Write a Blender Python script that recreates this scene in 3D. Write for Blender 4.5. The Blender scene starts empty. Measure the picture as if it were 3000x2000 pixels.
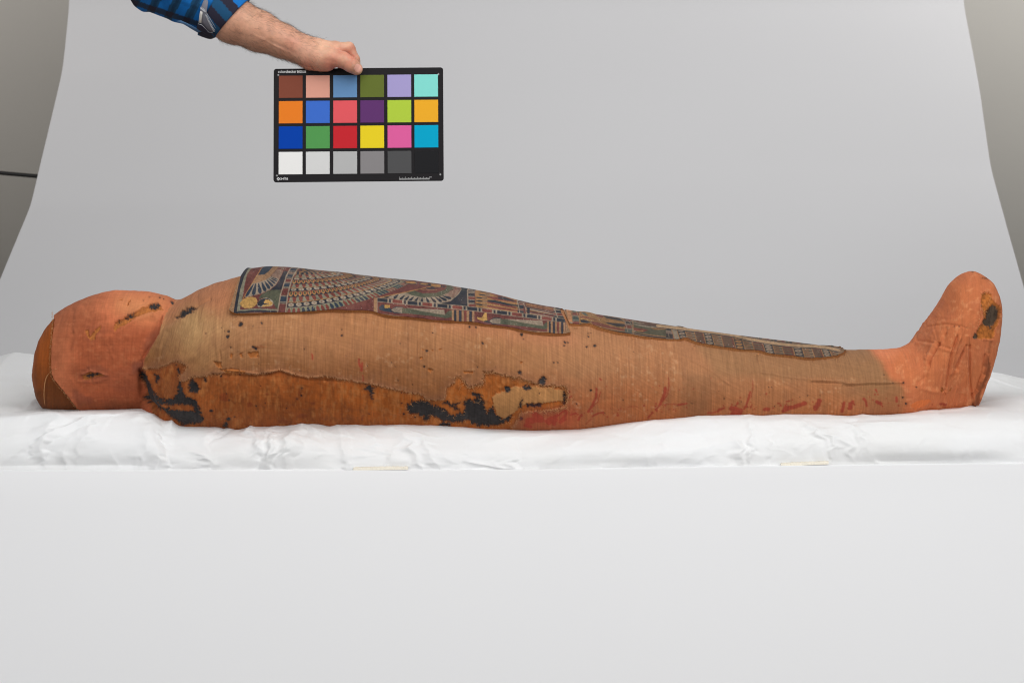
import bpy, math, random
import numpy as np
from math import radians, sin, cos, pi

random.seed(7)
rng = np.random.default_rng(11)
S = bpy.context.scene
COL = S.collection

# ------------------------------------------------------------------ camera
ELEV = radians(8.0)          # camera looks down by this much
DIST = 4.0                   # metres from the lens to the middle of the mummy
FPX = 7000.0                 # focal length in photo pixels (photo is 3000 wide)
ZT = 1.05                    # height of the aimed point above the floor
CA, SA = cos(ELEV), sin(ELEV)
cam_d = bpy.data.cameras.new('camera')
cam = bpy.data.objects.new('camera', cam_d)
COL.objects.link(cam)
cam.location = (0.0, -DIST * CA, ZT + DIST * SA)
cam.rotation_euler = (pi / 2 - ELEV, 0, 0)
cam_d.sensor_width = 36.0
cam_d.lens = FPX / 3000.0 * 36.0
cam_d.clip_start = 0.1
cam_d.clip_end = 60
cam_d.dof.use_dof = True
cam_d.dof.focus_distance = 3.9
cam_d.dof.aperture_fstop = 16
S.camera = cam
S.cycles.filter_width = 1.1
S.render.resolution_x = 1024
S.render.resolution_y = 682

# ------------------------------------------------------------------ light
S.view_settings.view_transform = 'Standard'
S.view_settings.look = 'None'
S.view_settings.exposure = 0.0
S.view_settings.gamma = 1.0
W = bpy.data.worlds.new('World')
S.world = W
W.use_nodes = True
W.node_tree.nodes['Background'].inputs[0].default_value = (0.97, 0.98, 1.0, 1)
W.node_tree.nodes['Background'].inputs[1].default_value = 0.16


def area(name, loc, target, sx, sy, power, colr):
    d = bpy.data.lights.new(name, 'AREA')
    d.shape = 'RECTANGLE'
    d.size, d.size_y = sx, sy
    d.energy = power
    d.color = colr
    o = bpy.data.objects.new(name, d)
    COL.objects.link(o)
    o.location = loc
    dx = [target[i] - loc[i] for i in range(3)]
    from mathutils import Vector
    o.rotation_euler = Vector(dx).to_track_quat('-Z', 'Y').to_euler()
    return o


area('softbox_overhead', (0.2, -1.0, 3.1), (0.0, 0.0, 1.0), 2.6, 1.3, 35, (1.0, 0.995, 0.985))
area('softbox_right', (2.3, -3.1, 2.9), (0.2, 0.0, 0.9), 1.4, 1.7, 53, (1.0, 0.995, 0.99))
area('softbox_left', (-2.4, -3.1, 2.8), (-0.1, 0.0, 0.9), 1.4, 1.7, 37, (1.0, 0.997, 0.995))
area('backdrop_fill', (0.45, 1.3, 3.5), (0.4, 3.2, 1.8), 2.0, 0.8, 35, (0.985, 0.99, 1.0))  # added fill light, unseen, brightens the backdrop paper
area('wall_fill_right', (2.9, 2.9, 2.4), (2.5, 5.2, 1.6), 1.0, 1.4, 54, (1.0, 0.98, 0.955))  # added fill, not a fixture of the room, lifts the right wall
area('wall_fill_left', (-3.3, 2.9, 2.4), (-2.7, 5.2, 1.6), 1.0, 1.4, 34, (1.0, 0.95, 0.91))  # same kind of added fill, for the left strip of wall


# ------------------------------------------------------------------ helpers
def proj(P):
    """world points (N,3) -> drawing coordinates of the side elevation"""
    x = P[..., 0]; y = P[..., 1]; z = P[..., 2] - ZT
    up = y * SA + z * CA
    dep = DIST + y * CA - z * SA
    return 1500 + FPX * x / dep, 1000 - FPX * up / dep


def unproj(px, py, Y):
    px = np.asarray(px, float); py = np.asarray(py, float); Y = np.asarray(Y, float)
    k = (1000 - py) / FPX
    # (Y*SA+z*CA) = k*(D+Y*CA-z*SA)
    z = (k * (DIST + Y * CA) - Y * SA) / (CA + k * SA)
    dep = DIST + Y * CA - z * SA
    x = (px - 1500) * dep / FPX
    return np.stack(np.broadcast_arrays(x, Y, z + ZT), -1)


def lin(c):
    c = np.asarray(c, float) / 255.0
    return np.where(c <= 0.04045, c / 12.92, ((c + 0.055) / 1.055) ** 2.4)


LIT = 0.93    # how bright a white card comes out under these lamps


def alb(r, g, b, k=1.0):
    return np.clip(lin((r, g, b)) / LIT * k, 0.002, 0.9)


def vnoise(h, w, cell, cellx=None, r=rng):
    cx = cellx or cell
    gh, gw = int(h / cell) + 3, int(w / cx) + 3
    g = r.random((gh, gw))
    ys = np.arange(h) / cell; xs = np.arange(w) / cx
    y0 = ys.astype(int); x0 = xs.astype(int)
    fy = ys - y0; fx = xs - x0
    fy = fy * fy * (3 - 2 * fy); fx = fx * fx * (3 - 2 * fx)
    a = g[y0][:, x0]; b = g[y0][:, x0 + 1]; c = g[y0 + 1][:, x0]; d = g[y0 + 1][:, x0 + 1]
    fx = fx[None, :]; fy = fy[:, None]
    return (a * (1 - fx) + b * fx) * (1 - fy) + (c * (1 - fx) + d * fx) * fy


def fbm(h, w, cell, octv=4, ratio=1.0, gain=0.55):
    o = np.zeros((h, w)); amp = 1; tot = 0
    for i in range(octv):
        c = max(cell / 2 ** i, 1.2)
        o += amp * vnoise(h, w, c, c * ratio); tot += amp; amp *= gain
    return o / tot


def inpoly(X, Y, pts):
    res = np.zeros(X.shape, bool)
    n = len(pts); j = n - 1
    for i in range(n):
        xi, yi = pts[i]; xj, yj = pts[j]
        if yi != yj:
            c = ((yi > Y) != (yj > Y)) & (X < (xj - xi) * (Y - yi) / (yj - yi) + xi)
            res ^= c
        j = i
    return res


def segdist(X, Y, pts):
    best = np.full(X.shape, 1e9)
    for (ax, ay), (bx, by) in zip(pts[:-1], pts[1:]):
        dx, dy = bx - ax, by - ay
        L = dx * dx + dy * dy + 1e-9
        t = np.clip(((X - ax) * dx + (Y - ay) * dy) / L, 0, 1)
        best = np.minimum(best, np.hypot(X - ax - t * dx, Y - ay - t * dy))
    return best


class Sheet:
    """A drawing sheet in side-elevation coordinates; later read at mesh vertices."""
    def __init__(s, x0, y0, x1, y1, sc, ch):
        s.x0, s.y0, s.sc = x0, y0, sc
        s.w, s.h = int((x1 - x0) * sc), int((y1 - y0) * sc)
        s.a = np.zeros((s.h, s.w, ch) if ch > 1 else (s.h, s.w))
        s.org = (0.0, 0.0, 1.0)

    def frame(s, ox, oy, k):      # following points are given in an enlarged detail
        s.org = (ox, oy, k)

    def P(s, pts):
        ox, oy, k = s.org
        return [(x / k + ox, y / k + oy) for x, y in pts]

    def win(s, pts, m):
        xs = [p[0] for p in pts]; ys = [p[1] for p in pts]
        i0 = max(int((min(xs) - m - s.x0) * s.sc), 0); i1 = min(int((max(xs) + m - s.x0) * s.sc) + 2, s.w)
        j0 = max(int((min(ys) - m - s.y0) * s.sc), 0); j1 = min(int((max(ys) + m - s.y0) * s.sc) + 2, s.h)
        if i1 <= i0 or j1 <= j0:
            return None
        X, Y = np.meshgrid(s.x0 + (np.arange(i0, i1) + .5) / s.sc, s.y0 + (np.arange(j0, j1) + .5) / s.sc)
        return slice(j0, j1), slice(i0, i1), X, Y

    def put(s, sj, si, m, val):
        if s.a.ndim == 3:
            s.a[sj, si] = s.a[sj, si] * (1 - m[..., None]) + np.asarray(val) * m[..., None]
        else:
            s.a[sj, si] = s.a[sj, si] * (1 - m) + val * m

    def poly(s, pts, val, alpha=1.0, raw=False):
        pts = pts if raw else s.P(pts)
        wn = s.win(pts, 1)
        if wn is None: return
        sj, si, X, Y = wn
        o = .25 / s.sc
        m = sum(inpoly(X + a, Y + b, pts).astype(float) for a in (-o, o) for b in (-o, o)) / 4
        s.put(sj, si, m * alpha, val)

    def line(s, pts, w, val, alpha=1.0):
        k = s.org[2]
        pts = s.P(pts); hw = w / k / 2
        wn = s.win(pts, hw + 1)
        if wn is None: return
        sj, si, X, Y = wn
        d = segdist(X, Y, pts)
        m = np.clip((hw - d) * s.sc + .5, 0, 1)
        s.put(sj, si, m * alpha, val)

    def ell(s, cx, cy, rx, ry, val, ang=0.0, alpha=1.0):
        n = 20; ca, sa = cos(ang), sin(ang)
        s.poly([(cx + rx * cos(t) * ca - ry * sin(t) * sa, cy + rx * cos(t) * sa + ry * sin(t) * ca)
                for t in np.linspace(0, 2 * pi, n, endpoint=False)], val, alpha)

    def drop(s, a, b, w, val, alpha=1.0):      # teardrop from a to b, widest near b
        ax, ay = a; bx, by = b
        dx, dy = bx - ax, by - ay; L = math.hypot(dx, dy); ux, uy = dx / L, dy / L
        pts = []
        prof = [(0, .25), (.3, .6), (.55, .9), (.75, 1), (.9, .7), (1, .0), (.9, -.7), (.75, -1), (.55, -.9), (.3, -.6), (0, -.25)]
        for t, h in prof:
            pts.append((ax + dx * t - uy * h * w / 2, ay + dy * t + ux * h * w / 2))
        s.poly(pts, val, alpha)

    def gauss(s, pts, w, amp):      # add a soft ridge or groove
        k = s.org[2]
        pts = s.P(pts); w = w / k
        wn = s.win(pts, w * 3)
        if wn is None: return
        sj, si, X, Y = wn
        d = segdist(X, Y, pts)
        s.a[sj, si] += amp * 1.4 * np.exp(-(d / w) ** 2)

    def read(s, px, py, a=None):
        a = s.a if a is None else a
        fx = np.clip((px - s.x0) * s.sc - .5, 0, s.w - 1.001); fy = np.clip((py - s.y0) * s.sc - .5, 0, s.h - 1.001)
        i = fx.astype(int); j = fy.astype(int); fx = fx - i; fy = fy - j
        if a.ndim == 3: fx = fx[..., None]; fy = fy[..., None]
        return (a[j, i] * (1 - fx) + a[j, i + 1] * fx) * (1 - fy) + (a[j + 1, i] * (1 - fx) + a[j + 1, i + 1] * fx) * fy


def mesh_np(name, V, F, smooth=True):
    """V (N,3), F (M,3|4) int"""
    V = np.ascontiguousarray(V, np.float32); F = np.ascontiguousarray(F, np.int32)
    me = bpy.data.meshes.new(name)
    k = F.shape[1]
    me.vertices.add(len(V)); me.vertices.foreach_set('co', V.ravel())
    me.loops.add(F.size); me.loops.foreach_set('vertex_index', F.ravel())
    me.polygons.add(len(F))
    me.polygons.foreach_set('loop_start', np.arange(0, F.size, k, dtype=np.int32))
    me.update(calc_edges=True)
    me.validate()
    if smooth:
        me.polygons.foreach_set('use_smooth', np.ones(len(me.polygons), bool))
    return me


def paint(me, name, rgba):
    rgba = np.asarray(rgba, np.float32)
    if rgba.shape[1] == 3:
        rgba = np.concatenate([rgba, np.zeros((len(rgba), 1), np.float32)], 1)
    at = me.attributes.new(name, 'FLOAT_COLOR', 'POINT')
    at.data.foreach_set('color', np.ascontiguousarray(rgba).ravel())


def vecattr(me, name, v):
    at = me.attributes.new(name, 'FLOAT_VECTOR', 'POINT')
    at.data.foreach_set('vector', np.ascontiguousarray(v, np.float32).ravel())


def link(name, me, mat=None, parent=None):
    o = bpy.data.objects.new(name, me)
    COL.objects.link(o)
    if mat is not None and me is not None: me.materials.append(mat)
    if parent is not None: o.parent = parent
    return o


def empty(name, loc, label, cat, group=None):
    o = bpy.data.objects.new(name, None)
    COL.objects.link(o)
    o.location = loc
    o['label'] = label; o['category'] = cat
    if group: o['group'] = group
    return o


def keep(o, parent):
    """parent without moving"""
    o.parent = parent
    from mathutils import Matrix
    o.matrix_parent_inverse = Matrix.Translation(parent.location).inverted()


def grid_faces(n, m, off=0):
    i = np.arange(n - 1)[:, None] * m + np.arange(m - 1)[None, :] + off
    return np.stack([i, i + 1, i + m + 1, i + m], -1).reshape(-1, 4)


def nt(name):
    m = bpy.data.materials.new(name); m.use_nodes = True
    t = m.node_tree
    b = t.nodes['Principled BSDF']
    return m, t, b


def node(t, typ, **kw):
    n = t.nodes.new(typ)
    for k, v in kw.items():
        if isinstance(k, str) and k.startswith('i_'):
            n.inputs[k[2:].replace('_', ' ')].default_value = v
        else:
            setattr(n, k, v)
    return n


def flat_mat(name, c, rough=.7, noise=.06, scale=40, bump=.0, bscale=300, metal=0, spec=.4):
    """plain painted/paper surface with slight procedural mottling"""
    m, t, b = nt(name)
    tc = node(t, 'ShaderNodeTexCoord')
    n1 = node(t, 'ShaderNodeTexNoise'); n1.inputs['Scale'].default_value = scale; n1.inputs['Detail'].default_value = 4
    t.links.new(tc.outputs['Object'], n1.inputs['Vector'])
    mx = node(t, 'ShaderNodeMix', data_type='RGBA')
    c = np.asarray(c, float)
    mx.inputs['A'].default_value = (*np.clip(c * (1 - noise), 0, 1), 1)
    mx.inputs['B'].default_value = (*np.clip(c * (1 + noise), 0, 1), 1)
    t.links.new(n1.outputs['Fac'], mx.inputs['Factor'])
    t.links.new(mx.outputs['Result'], b.inputs['Base Color'])
    b.inputs['Roughness'].default_value = rough
    b.inputs['Metallic'].default_value = metal
    b.inputs['Specular IOR Level'].default_value = spec
    if bump:
        n2 = node(t, 'ShaderNodeTexNoise'); n2.inputs['Scale'].default_value = bscale; n2.inputs['Detail'].default_value = 3
        t.links.new(tc.outputs['Object'], n2.inputs['Vector'])
        bp = node(t, 'ShaderNodeBump'); bp.inputs['Strength'].default_value = bump; bp.inputs['Distance'].default_value = .001
        t.links.new(n2.outputs['Fac'], bp.inputs['Height']); t.links.new(bp.outputs['Normal'], b.inputs['Normal'])
    return m


def linen_mat(name, contrast=.22, rough=.9, bump=.5, weave=1.0):
    """old linen: painted colour x thread streaks both ways + weave bump"""
    m, t, b = nt(name)
    at = node(t, 'ShaderNodeAttribute', attribute_name='paint')
    uv = node(t, 'ShaderNodeAttribute', attribute_name='cloth')
    outs = []
    for sc, amt, det in (((330, 12, 1), 1.3, 4), ((10, 380, 1), .8, 4), ((150, 150, 1), .6, 5)):
        mp = node(t, 'ShaderNodeMapping'); mp.inputs['Scale'].default_value = sc
        t.links.new(uv.outputs['Vector'], mp.inputs['Vector'])
        n = node(t, 'ShaderNodeTexNoise'); n.inputs['Scale'].default_value = 1; n.inputs['Detail'].default_value = det
        n.inputs['Roughness'].default_value = .65
        t.links.new(mp.outputs['Vector'], n.inputs['Vector'])
        mr = node(t, 'ShaderNodeMapRange')
        mr.inputs['From Min'].default_value = .3; mr.inputs['From Max'].default_value = .7
        mr.inputs['To Min'].default_value = 1 - contrast * amt; mr.inputs['To Max'].default_value = 1 + contrast * amt * .8
        t.links.new(n.outputs['Fac'], mr.inputs['Value'])
        outs.append(mr.outputs['Result'])
    m1 = node(t, 'ShaderNodeMath', operation='MULTIPLY'); t.links.new(outs[0], m1.inputs[0]); t.links.new(outs[1], m1.inputs[1])
    m2 = node(t, 'ShaderNodeMath', operation='MULTIPLY'); t.links.new(m1.outputs[0], m2.inputs[0]); t.links.new(outs[2], m2.inputs[1])
    vm = node(t, 'ShaderNodeVectorMath', operation='SCALE')
    t.links.new(at.outputs['Color'], vm.inputs[0]); t.links.new(m2.outputs[0], vm.inputs['Scale'])
    t.links.new(vm.outputs[0], b.inputs['Base Color'])
    b.inputs['Roughness'].default_value = rough
    b.inputs['Specular IOR Level'].default_value = .2
    b.inputs['Sheen Weight'].default_value = .03
    b.inputs['Sheen Roughness'].default_value = .5
    bp = node(t, 'ShaderNodeBump'); bp.inputs['Strength'].default_value = bump; bp.inputs['Distance'].default_value = .0012
    t.links.new(m2.outputs[0], bp.inputs['Height']); t.links.new(bp.outputs['Normal'], b.inputs['Normal'])
    return m


def paint_mat(name, rough=.75, noise=.12, nscale=900, bump=.25, gold=False):
    m, t, b = nt(name)
    at = node(t, 'ShaderNodeAttribute', attribute_name='paint')
    tc = node(t, 'ShaderNodeTexCoord')
    n = node(t, 'ShaderNodeTexNoise'); n.inputs['Scale'].default_value = nscale; n.inputs['Detail'].default_value = 3
    t.links.new(tc.outputs['Object'], n.inputs['Vector'])
    mr = node(t, 'ShaderNodeMapRange'); mr.inputs['From Min'].default_value = .3; mr.inputs['From Max'].default_value = .7
    mr.inputs['To Min'].default_value = 1 - noise; mr.inputs['To Max'].default_value = 1 + noise
    t.links.new(n.outputs['Fac'], mr.inputs['Value'])
    vm = node(t, 'ShaderNodeVectorMath', operation='SCALE')
    t.links.new(at.outputs['Color'], vm.inputs[0]); t.links.new(mr.outputs['Result'], vm.inputs['Scale'])
    t.links.new(vm.outputs[0], b.inputs['Base Color'])
    b.inputs['Roughness'].default_value = rough
    b.inputs['Specular IOR Level'].default_value = .3
    if gold:
        ml = node(t, 'ShaderNodeMath', operation='MULTIPLY'); ml.inputs[1].default_value = .75
        t.links.new(at.outputs['Alpha'], ml.inputs[0]); t.links.new(ml.outputs[0], b.inputs['Metallic'])
    bp = node(t, 'ShaderNodeBump'); bp.inputs['Strength'].default_value = bump; bp.inputs['Distance'].default_value = .0006
    t.links.new(n.outputs['Fac'], bp.inputs['Height']); t.links.new(bp.outputs['Normal'], b.inputs['Normal'])
    return m


def catmull(pts, n):
    """pts (K,D) -> smooth curve of n samples, evenly by chord length of the first four columns"""
    P = np.asarray(pts, float)
    K = len(P)
    d = np.linalg.norm(np.diff(P[:, :4], axis=0), axis=1) + 1e-6
    s = np.concatenate([[0], np.cumsum(d)])
    # monotone-ish cubic (finite difference tangents on chord length)
    m = np.zeros_like(P)
    h = np.diff(s)[:, None]
    dl = np.diff(P, axis=0) / h
    m[1:-1] = (dl[:-1] * h[1:] + dl[1:] * h[:-1]) / (h[1:] + h[:-1])
    m[0] = dl[0]; m[-1] = dl[-1]
    q = np.linspace(0, s[-1], n)
    k = np.clip(np.searchsorted(s, q, 'right') - 1, 0, K - 2)
    hh = (s[k + 1] - s[k])[:, None]; u = ((q - s[k])[:, None]) / hh
    return ((2 * u**3 - 3 * u**2 + 1) * P[k] + (u**3 - 2 * u**2 + u) * hh * m[k] + (-2 * u**3 + 3 * u**2) * P[k + 1] + (u**3 - u**2) * hh * m[k + 1])


def tubes(curves, radii, sides=3, tip=.35):
    """list of (n,3) polylines -> one V,F"""
    Vs, Fs, off = [], [], 0
    for c, r in zip(curves, radii):
        c = np.asarray(c); n = len(c)
        tg = np.gradient(c, axis=0); tg /= np.linalg.norm(tg, axis=1, keepdims=True) + 1e-12
        up = np.array([0.31, .77, .55]); a = np.cross(tg, up); a /= np.linalg.norm(a, axis=1, keepdims=True) + 1e-12
        b = np.cross(tg, a)
        rr = np.linspace(1, tip, n)[:, None] * r
        ring = [c + rr * (a * cos(2 * pi * k / sides) + b * sin(2 * pi * k / sides)) for k in range(sides)]
        Vs.append(np.stack(ring, 1).reshape(-1, 3))
        for i in range(n - 1):
            for k in range(sides):
                k2 = (k + 1) % sides
                Fs.append((off + i * sides + k, off + i * sides + k2, off + (i + 1) * sides + k2, off + (i + 1) * sides + k))
        off += n * sides
    return np.concatenate(Vs), np.array(Fs)


def box(x0, y0, z0, x1, y1, z1):
    V = np.array([(x, y, z) for x in (x0, x1) for y in (y0, y1) for z in (z0, z1)])
    F = np.array([(0, 1, 3, 2), (4, 6, 7, 5), (0, 4, 5, 1), (2, 3, 7, 6), (0, 2, 6, 4), (1, 5, 7, 3)])
    return V, F


# ------------------------------------------------------------------ the room
def structure(name, V, F, mat, smooth=False):
    o = link(name, mesh_np(name, V, F, smooth), mat); o['kind'] = 'structure'
    return o


structure('floor', *(lambda: (np.array([(-6, -7, 0), (6, -7, 0), (6, 6.2, 0), (-6, 6.2, 0)]), np.array([(0, 1, 2, 3)])))(),
          flat_mat('floor_concrete', (.22, .215, .20), .8, .15, 3))
wall_m = flat_mat('wall_paint', (.60, .58, .54), .9, .03, 1.5, bump=.1, bscale=60)
V, F = box(-6, 5.2, 0, 6, 5.35, 5.5)
structure('wall', V, F, wall_m)

# backdrop paper: the two long edges, measured with the paper 2.72 m wide
Lk = [(205, -260), (205, 0), (183, 205), (90, 600), (48, 700), (-8, 835), (-60, 960), (-110, 1090)]
Rk = [(2822, -260), (2822, 0), (2870, 260), (2903, 495), (2953, 680), (3003, 860), (3050, 985), (3100, 1100)]


def paper_edge(kn, half):
    out = []
    for (x, y) in kn:
        dep = FPX * half / abs(x - 1500)
        up = (1000 - y) / FPX * dep
        # dep = D+Y*CA-z*SA ; up=Y*SA+z*CA
        Yy = (dep - DIST) * CA + up * SA
        z = up * CA - (dep - DIST) * SA
        out.append((math.copysign(half, x - 1500), Yy, z + ZT))
    return np.array(out)


eL = paper_edge(Lk, 1.36); eR = paper_edge(Rk, 1.36)
eL[0] = eL[1] + (0, .02, .9); eR[0] = eR[1] + (0, .02, .9)


def soften(e, n=260):
    s = np.concatenate([[0], np.cumsum(np.linalg.norm(np.diff(e, axis=0), axis=1))])
    q = np.linspace(0, s[-1], n)
    c = np.stack([np.interp(q, s, e[:, k]) for k in range(3)], 1)
    for _ in range(25):
        c[1:-1] = (c[:-2] + c[1:-1] * 2 + c[2:]) / 4
    return c


cL, cR = soften(eL), soften(eR)
# the paper runs on down behind the table
tail = np.linspace(0, 1, 30)[1:, None]
cL = np.concatenate([cL, cL[-1] + tail * (np.array([0, -.15, -.95]))])
cR = np.concatenate([cR, cR[-1] + tail * (np.array([0, -.15, -.95]))])
u = np.linspace(0, 1, 90)[None, :, None]
Pp = cL[:, None] * (1 - u) + cR[:, None] * u
wob = fbm(Pp.shape[0], Pp.shape[1], 60, 2) - .5
Pp[..., 1] += wob * .035
paper_m = flat_mat('backdrop_toned_paper', (.595, .59, .595), .85, .012, 2.0, bump=.06, bscale=180)  # grey tone stands in for light falling off towards the back
structure('backdrop_paper', Pp.reshape(-1, 3), grid_faces(*Pp.shape[:2]), paper_m, True)

# black boom arm beyond the paper, at the left
a = unproj([-170, 104], [492, 516], 4.6)
t_ = empty('light_stand', (a[0][0], 4.6, 0), 'thin black metal boom arm level behind the left paper edge', 'stand')
mblk = flat_mat('black_metal', (.012, .012, .012), .45, .1, 30)
ax = np.linspace(0, 1, 6)[:, None]
V, F = tubes([a[0] * (1 - ax) + a[1] * ax], [.0072], 10, 1)
keep(link('boom_arm', mesh_np('boom_arm', V, F), mblk), t_)
pole = np.array([[a[0][0], 4.6, 0.0], [a[0][0], 4.6, 1.0], [a[0][0], 4.6, a[0][2] + .2]])
V, F = tubes([pole], [.016], 10, 1)
keep(link('pole', mesh_np('pole', V, F), mblk), t_)
cap = np.array([a[1] - (.0, 0, 0), a[1] + (.02, 0, -.003)])
V, F = tubes([cap], [.0078], 12, 1)
keep(link('end_cap', mesh_np('end_cap', V, F), mblk), t_)
for ang in (0.4, 2.5, 4.6):
    leg = np.array([[a[0][0], 4.6, .45], [a[0][0] + .22 * cos(ang), 4.6 + .22 * sin(ang), .22], [a[0][0] + .42 * cos(ang), 4.6 + .42 * sin(ang), .012]])
    V, F = tubes([leg], [.010], 8, 1)
    keep(link('leg', mesh_np('leg', V, F), mblk), t_)

# ------------------------------------------------------------------ table, front board
YF = -0.235
edge = unproj([-200, 0, 1500, 2200, 3000, 3200], [1378, 1378, 1376, 1364, 1356, 1354], YF)
tz = edge[:, 2]
white_m = flat_mat('white_board', (.84, .84, .85), .55, .006, 1.5, bump=.05, bscale=90, spec=.3)
xs = np.linspace(-1.25, 1.25, 180)
zt_ = np.interp(xs, edge[:, 0], tz)
rows = []
for (y, f) in ((YF + .003, 1.0), (YF, 1.0), (YF - .001, 1.0)):
    rows.append(np.stack([xs, np.full_like(xs, y), zt_ - (0 if y == YF else .0015)], 1))
for k in np.linspace(0, 1, 40)[1:]:
    rows.append(np.stack([xs, YF - .001 - .48 * k + .002 * np.sin(xs * 2 + k * 3), zt_ * (1 - k) + .01 * k], 1))
Vv = np.stack(rows, 0)
back_ = Vv[:, :, :].copy(); back_[:, :, 1] += .005
Vs = np.concatenate([Vv.reshape(-1, 3), back_.reshape(-1, 3)])
Fs = np.concatenate([grid_faces(*Vv.shape[:2]), grid_faces(*Vv.shape[:2], off=Vv.shape[0] * Vv.shape[1])[:, ::-1]])
fb = link('front_board', mesh_np('front_board', Vs, Fs, False), white_m)
fb['label'] = 'smooth white sheet hanging down the front of the table'; fb['category'] = 'sheet'

tb = empty('table', (0, .05, 0), 'long table under the white padding, mostly hidden by the white front sheet', 'table')
zt0 = float(min(tz)) - .022
V, F = box(-1.2, YF + .012, zt0 - .03, 1.2, .5, zt0)
keep(link('tabletop', mesh_np('tabletop', V, F, False), flat_mat('table_laminate', (.6, .6, .58), .5)), tb)
for lx in (-1.1, 1.1):
    for ly in (YF + .06, .44):
        V, F = box(lx - .02, ly - .02, 0, lx + .02, ly + .02, zt0 - .03)
        keep(link('leg', mesh_np('leg', V, F, False), mblk), tb)

# ------------------------------------------------------------------ mummy: the wrapped body
# stations: top outline point, bottom outline point (side elevation), half width mm, roundness
KN = [
    (96, 1088, 98, 1112, 12, 2.0), (99, 1050, 102, 1140, 38, 2.05), (108, 1006, 113, 1172, 58, 2.1), (129, 955, 130, 1200, 77, 2.1),
    (156, 922, 156, 1212, 88, 2.1), (187, 901, 187, 1216, 96, 2.1), (228, 879, 228, 1218, 103, 2.1), (268, 864, 268, 1218, 107, 2.1),
    (312, 855, 312, 1218, 108, 2.1), (379, 853, 375, 1218, 106, 2.1), (437, 858, 408, 1218, 101, 2.1), (482, 866, 428, 1222, 102, 2.1),
    (513, 871, 444, 1234, 118, 2.15), (545, 865, 472, 1252, 146, 2.2), (580, 848, 520, 1270, 170, 2.3), (625, 829, 582, 1280, 186, 2.35),
    (670, 815, 650, 1284, 194, 2.35), (700, 806, 690, 1284, 196, 2.35), (727, 798, 727, 1284, 198, 2.35), (768, 789, 768, 1283, 199, 2.35), (819, 788, 819, 1281, 200, 2.35),
    (972, 802, 972, 1280, 200, 2.35), (1125, 820, 1125, 1280, 198, 2.35), (1291, 839, 1291, 1284, 192, 2.3), (1423, 862, 1423, 1288, 186, 2.3),
    (1568, 897, 1568, 1290, 178, 2.3), (1676, 915, 1676, 1286, 170, 2.3), (1786, 932, 1786, 1278, 160, 2.25), (1932, 955, 1932, 1266, 150, 2.2),
    (2115, 981, 2115, 1254, 140, 2.2), (2335, 1008, 2335, 1244, 126, 2.2), (2466, 1025, 2466, 1238, 118, 2.2), (2568, 1026, 2560, 1234, 112, 2.2),
    (2612, 1024, 2605, 1232, 110, 2.2), (2653, 1019, 2640, 1230, 108, 2.2), (2688, 997, 2668, 1228, 106, 2.2), (2713, 959, 2690, 1226, 104, 2.2),
    (2746, 910, 2715, 1224, 102, 2.2), (2773, 865, 2738, 1222, 100, 2.2), (2796, 826, 2760, 1220, 98, 2.2), (2820, 804, 2778, 1220, 97, 2.2),
    (2849, 794, 2790, 1218, 96, 2.2), (2876, 803, 2802, 1218, 94, 2.2), (2903, 824, 2812, 1216, 91, 2.2), (2919, 856, 2820, 1215, 87, 2.2),
    (2926, 901, 2828, 1213, 80, 2.2), (2918, 950, 2835, 1212, 68, 2.2), (2898, 1010, 2841, 1210, 50, 2.1), (2884, 1057, 2848, 1205, 30, 2.0),
    (2880, 1097, 2854, 1175, 8, 2.0)]
NS = 1420
st = catmull(KN, NS)
Tw = unproj(st[:, 0], st[:, 1], 0.0); Bw = unproj(st[:, 2], st[:, 3], 0.0)
aa = np.maximum(st[:, 4], 2) / 1000; nn = st[:, 5]
Cw = (Tw + Bw) / 2; Dv = Tw - Bw
Lh = np.linalg.norm(Dv, axis=1); Dv /= Lh[:, None]
h = Lh / 2 * CA
npr = nn / (nn - 1)
bb = (np.maximum(h ** npr - (aa * SA) ** npr, (h * .5) ** npr)) ** (1 / npr) / CA
al = np.concatenate([np.linspace(-pi, -.35, 44)[:-1], np.linspace(-.35, 2.85, 330), np.linspace(2.85, pi, 12)[1:]])
NA = len(al)


def body_points(si, alpha):
    """si: float station index array, alpha: angle (0 = top, + = camera side)"""
    i = np.clip(si, 0, NS - 1.001); k = i.astype(int); f = i - k

    def L(q):
        ff = f if q.ndim == 1 else f[..., None]
        return q[k] * (1 - ff) + q[k + 1] * ff
    c = L(Cw); d = L(Dv); a = L(aa); b = L(bb); n = L(nn)
    sn, cs = np.sin(alpha), np.cos(alpha)
    g = 1 / (np.abs(sn) ** n + np.abs(cs) ** n) ** (1 / n)
    P = c + d * (b * cs * g)[..., None]
    P[..., 1] -= a * sn * g
    return P


SI, AL = np.meshgrid(np.arange(NS, dtype=float), al, indexing='ij')
P0 = body_points(SI, AL)


def normals(P):
    du = np.gradient(P, axis=0); dv = np.gradient(P, axis=1)
    n = np.cross(dv, du)
    n /= np.linalg.norm(n, axis=2, keepdims=True) + 1e-12
    return n


N0 = normals(P0)
mid = NA // 2
if np.sum(N0[NS // 2, :, 2] * (P0[NS // 2, :, 2] - Cw[NS // 2, 2])) < 0: N0 = -N0
PM = body_points(SI, np.abs(AL))       # far side repeats the near side's drawing
PX, PY = proj(PM)

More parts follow.
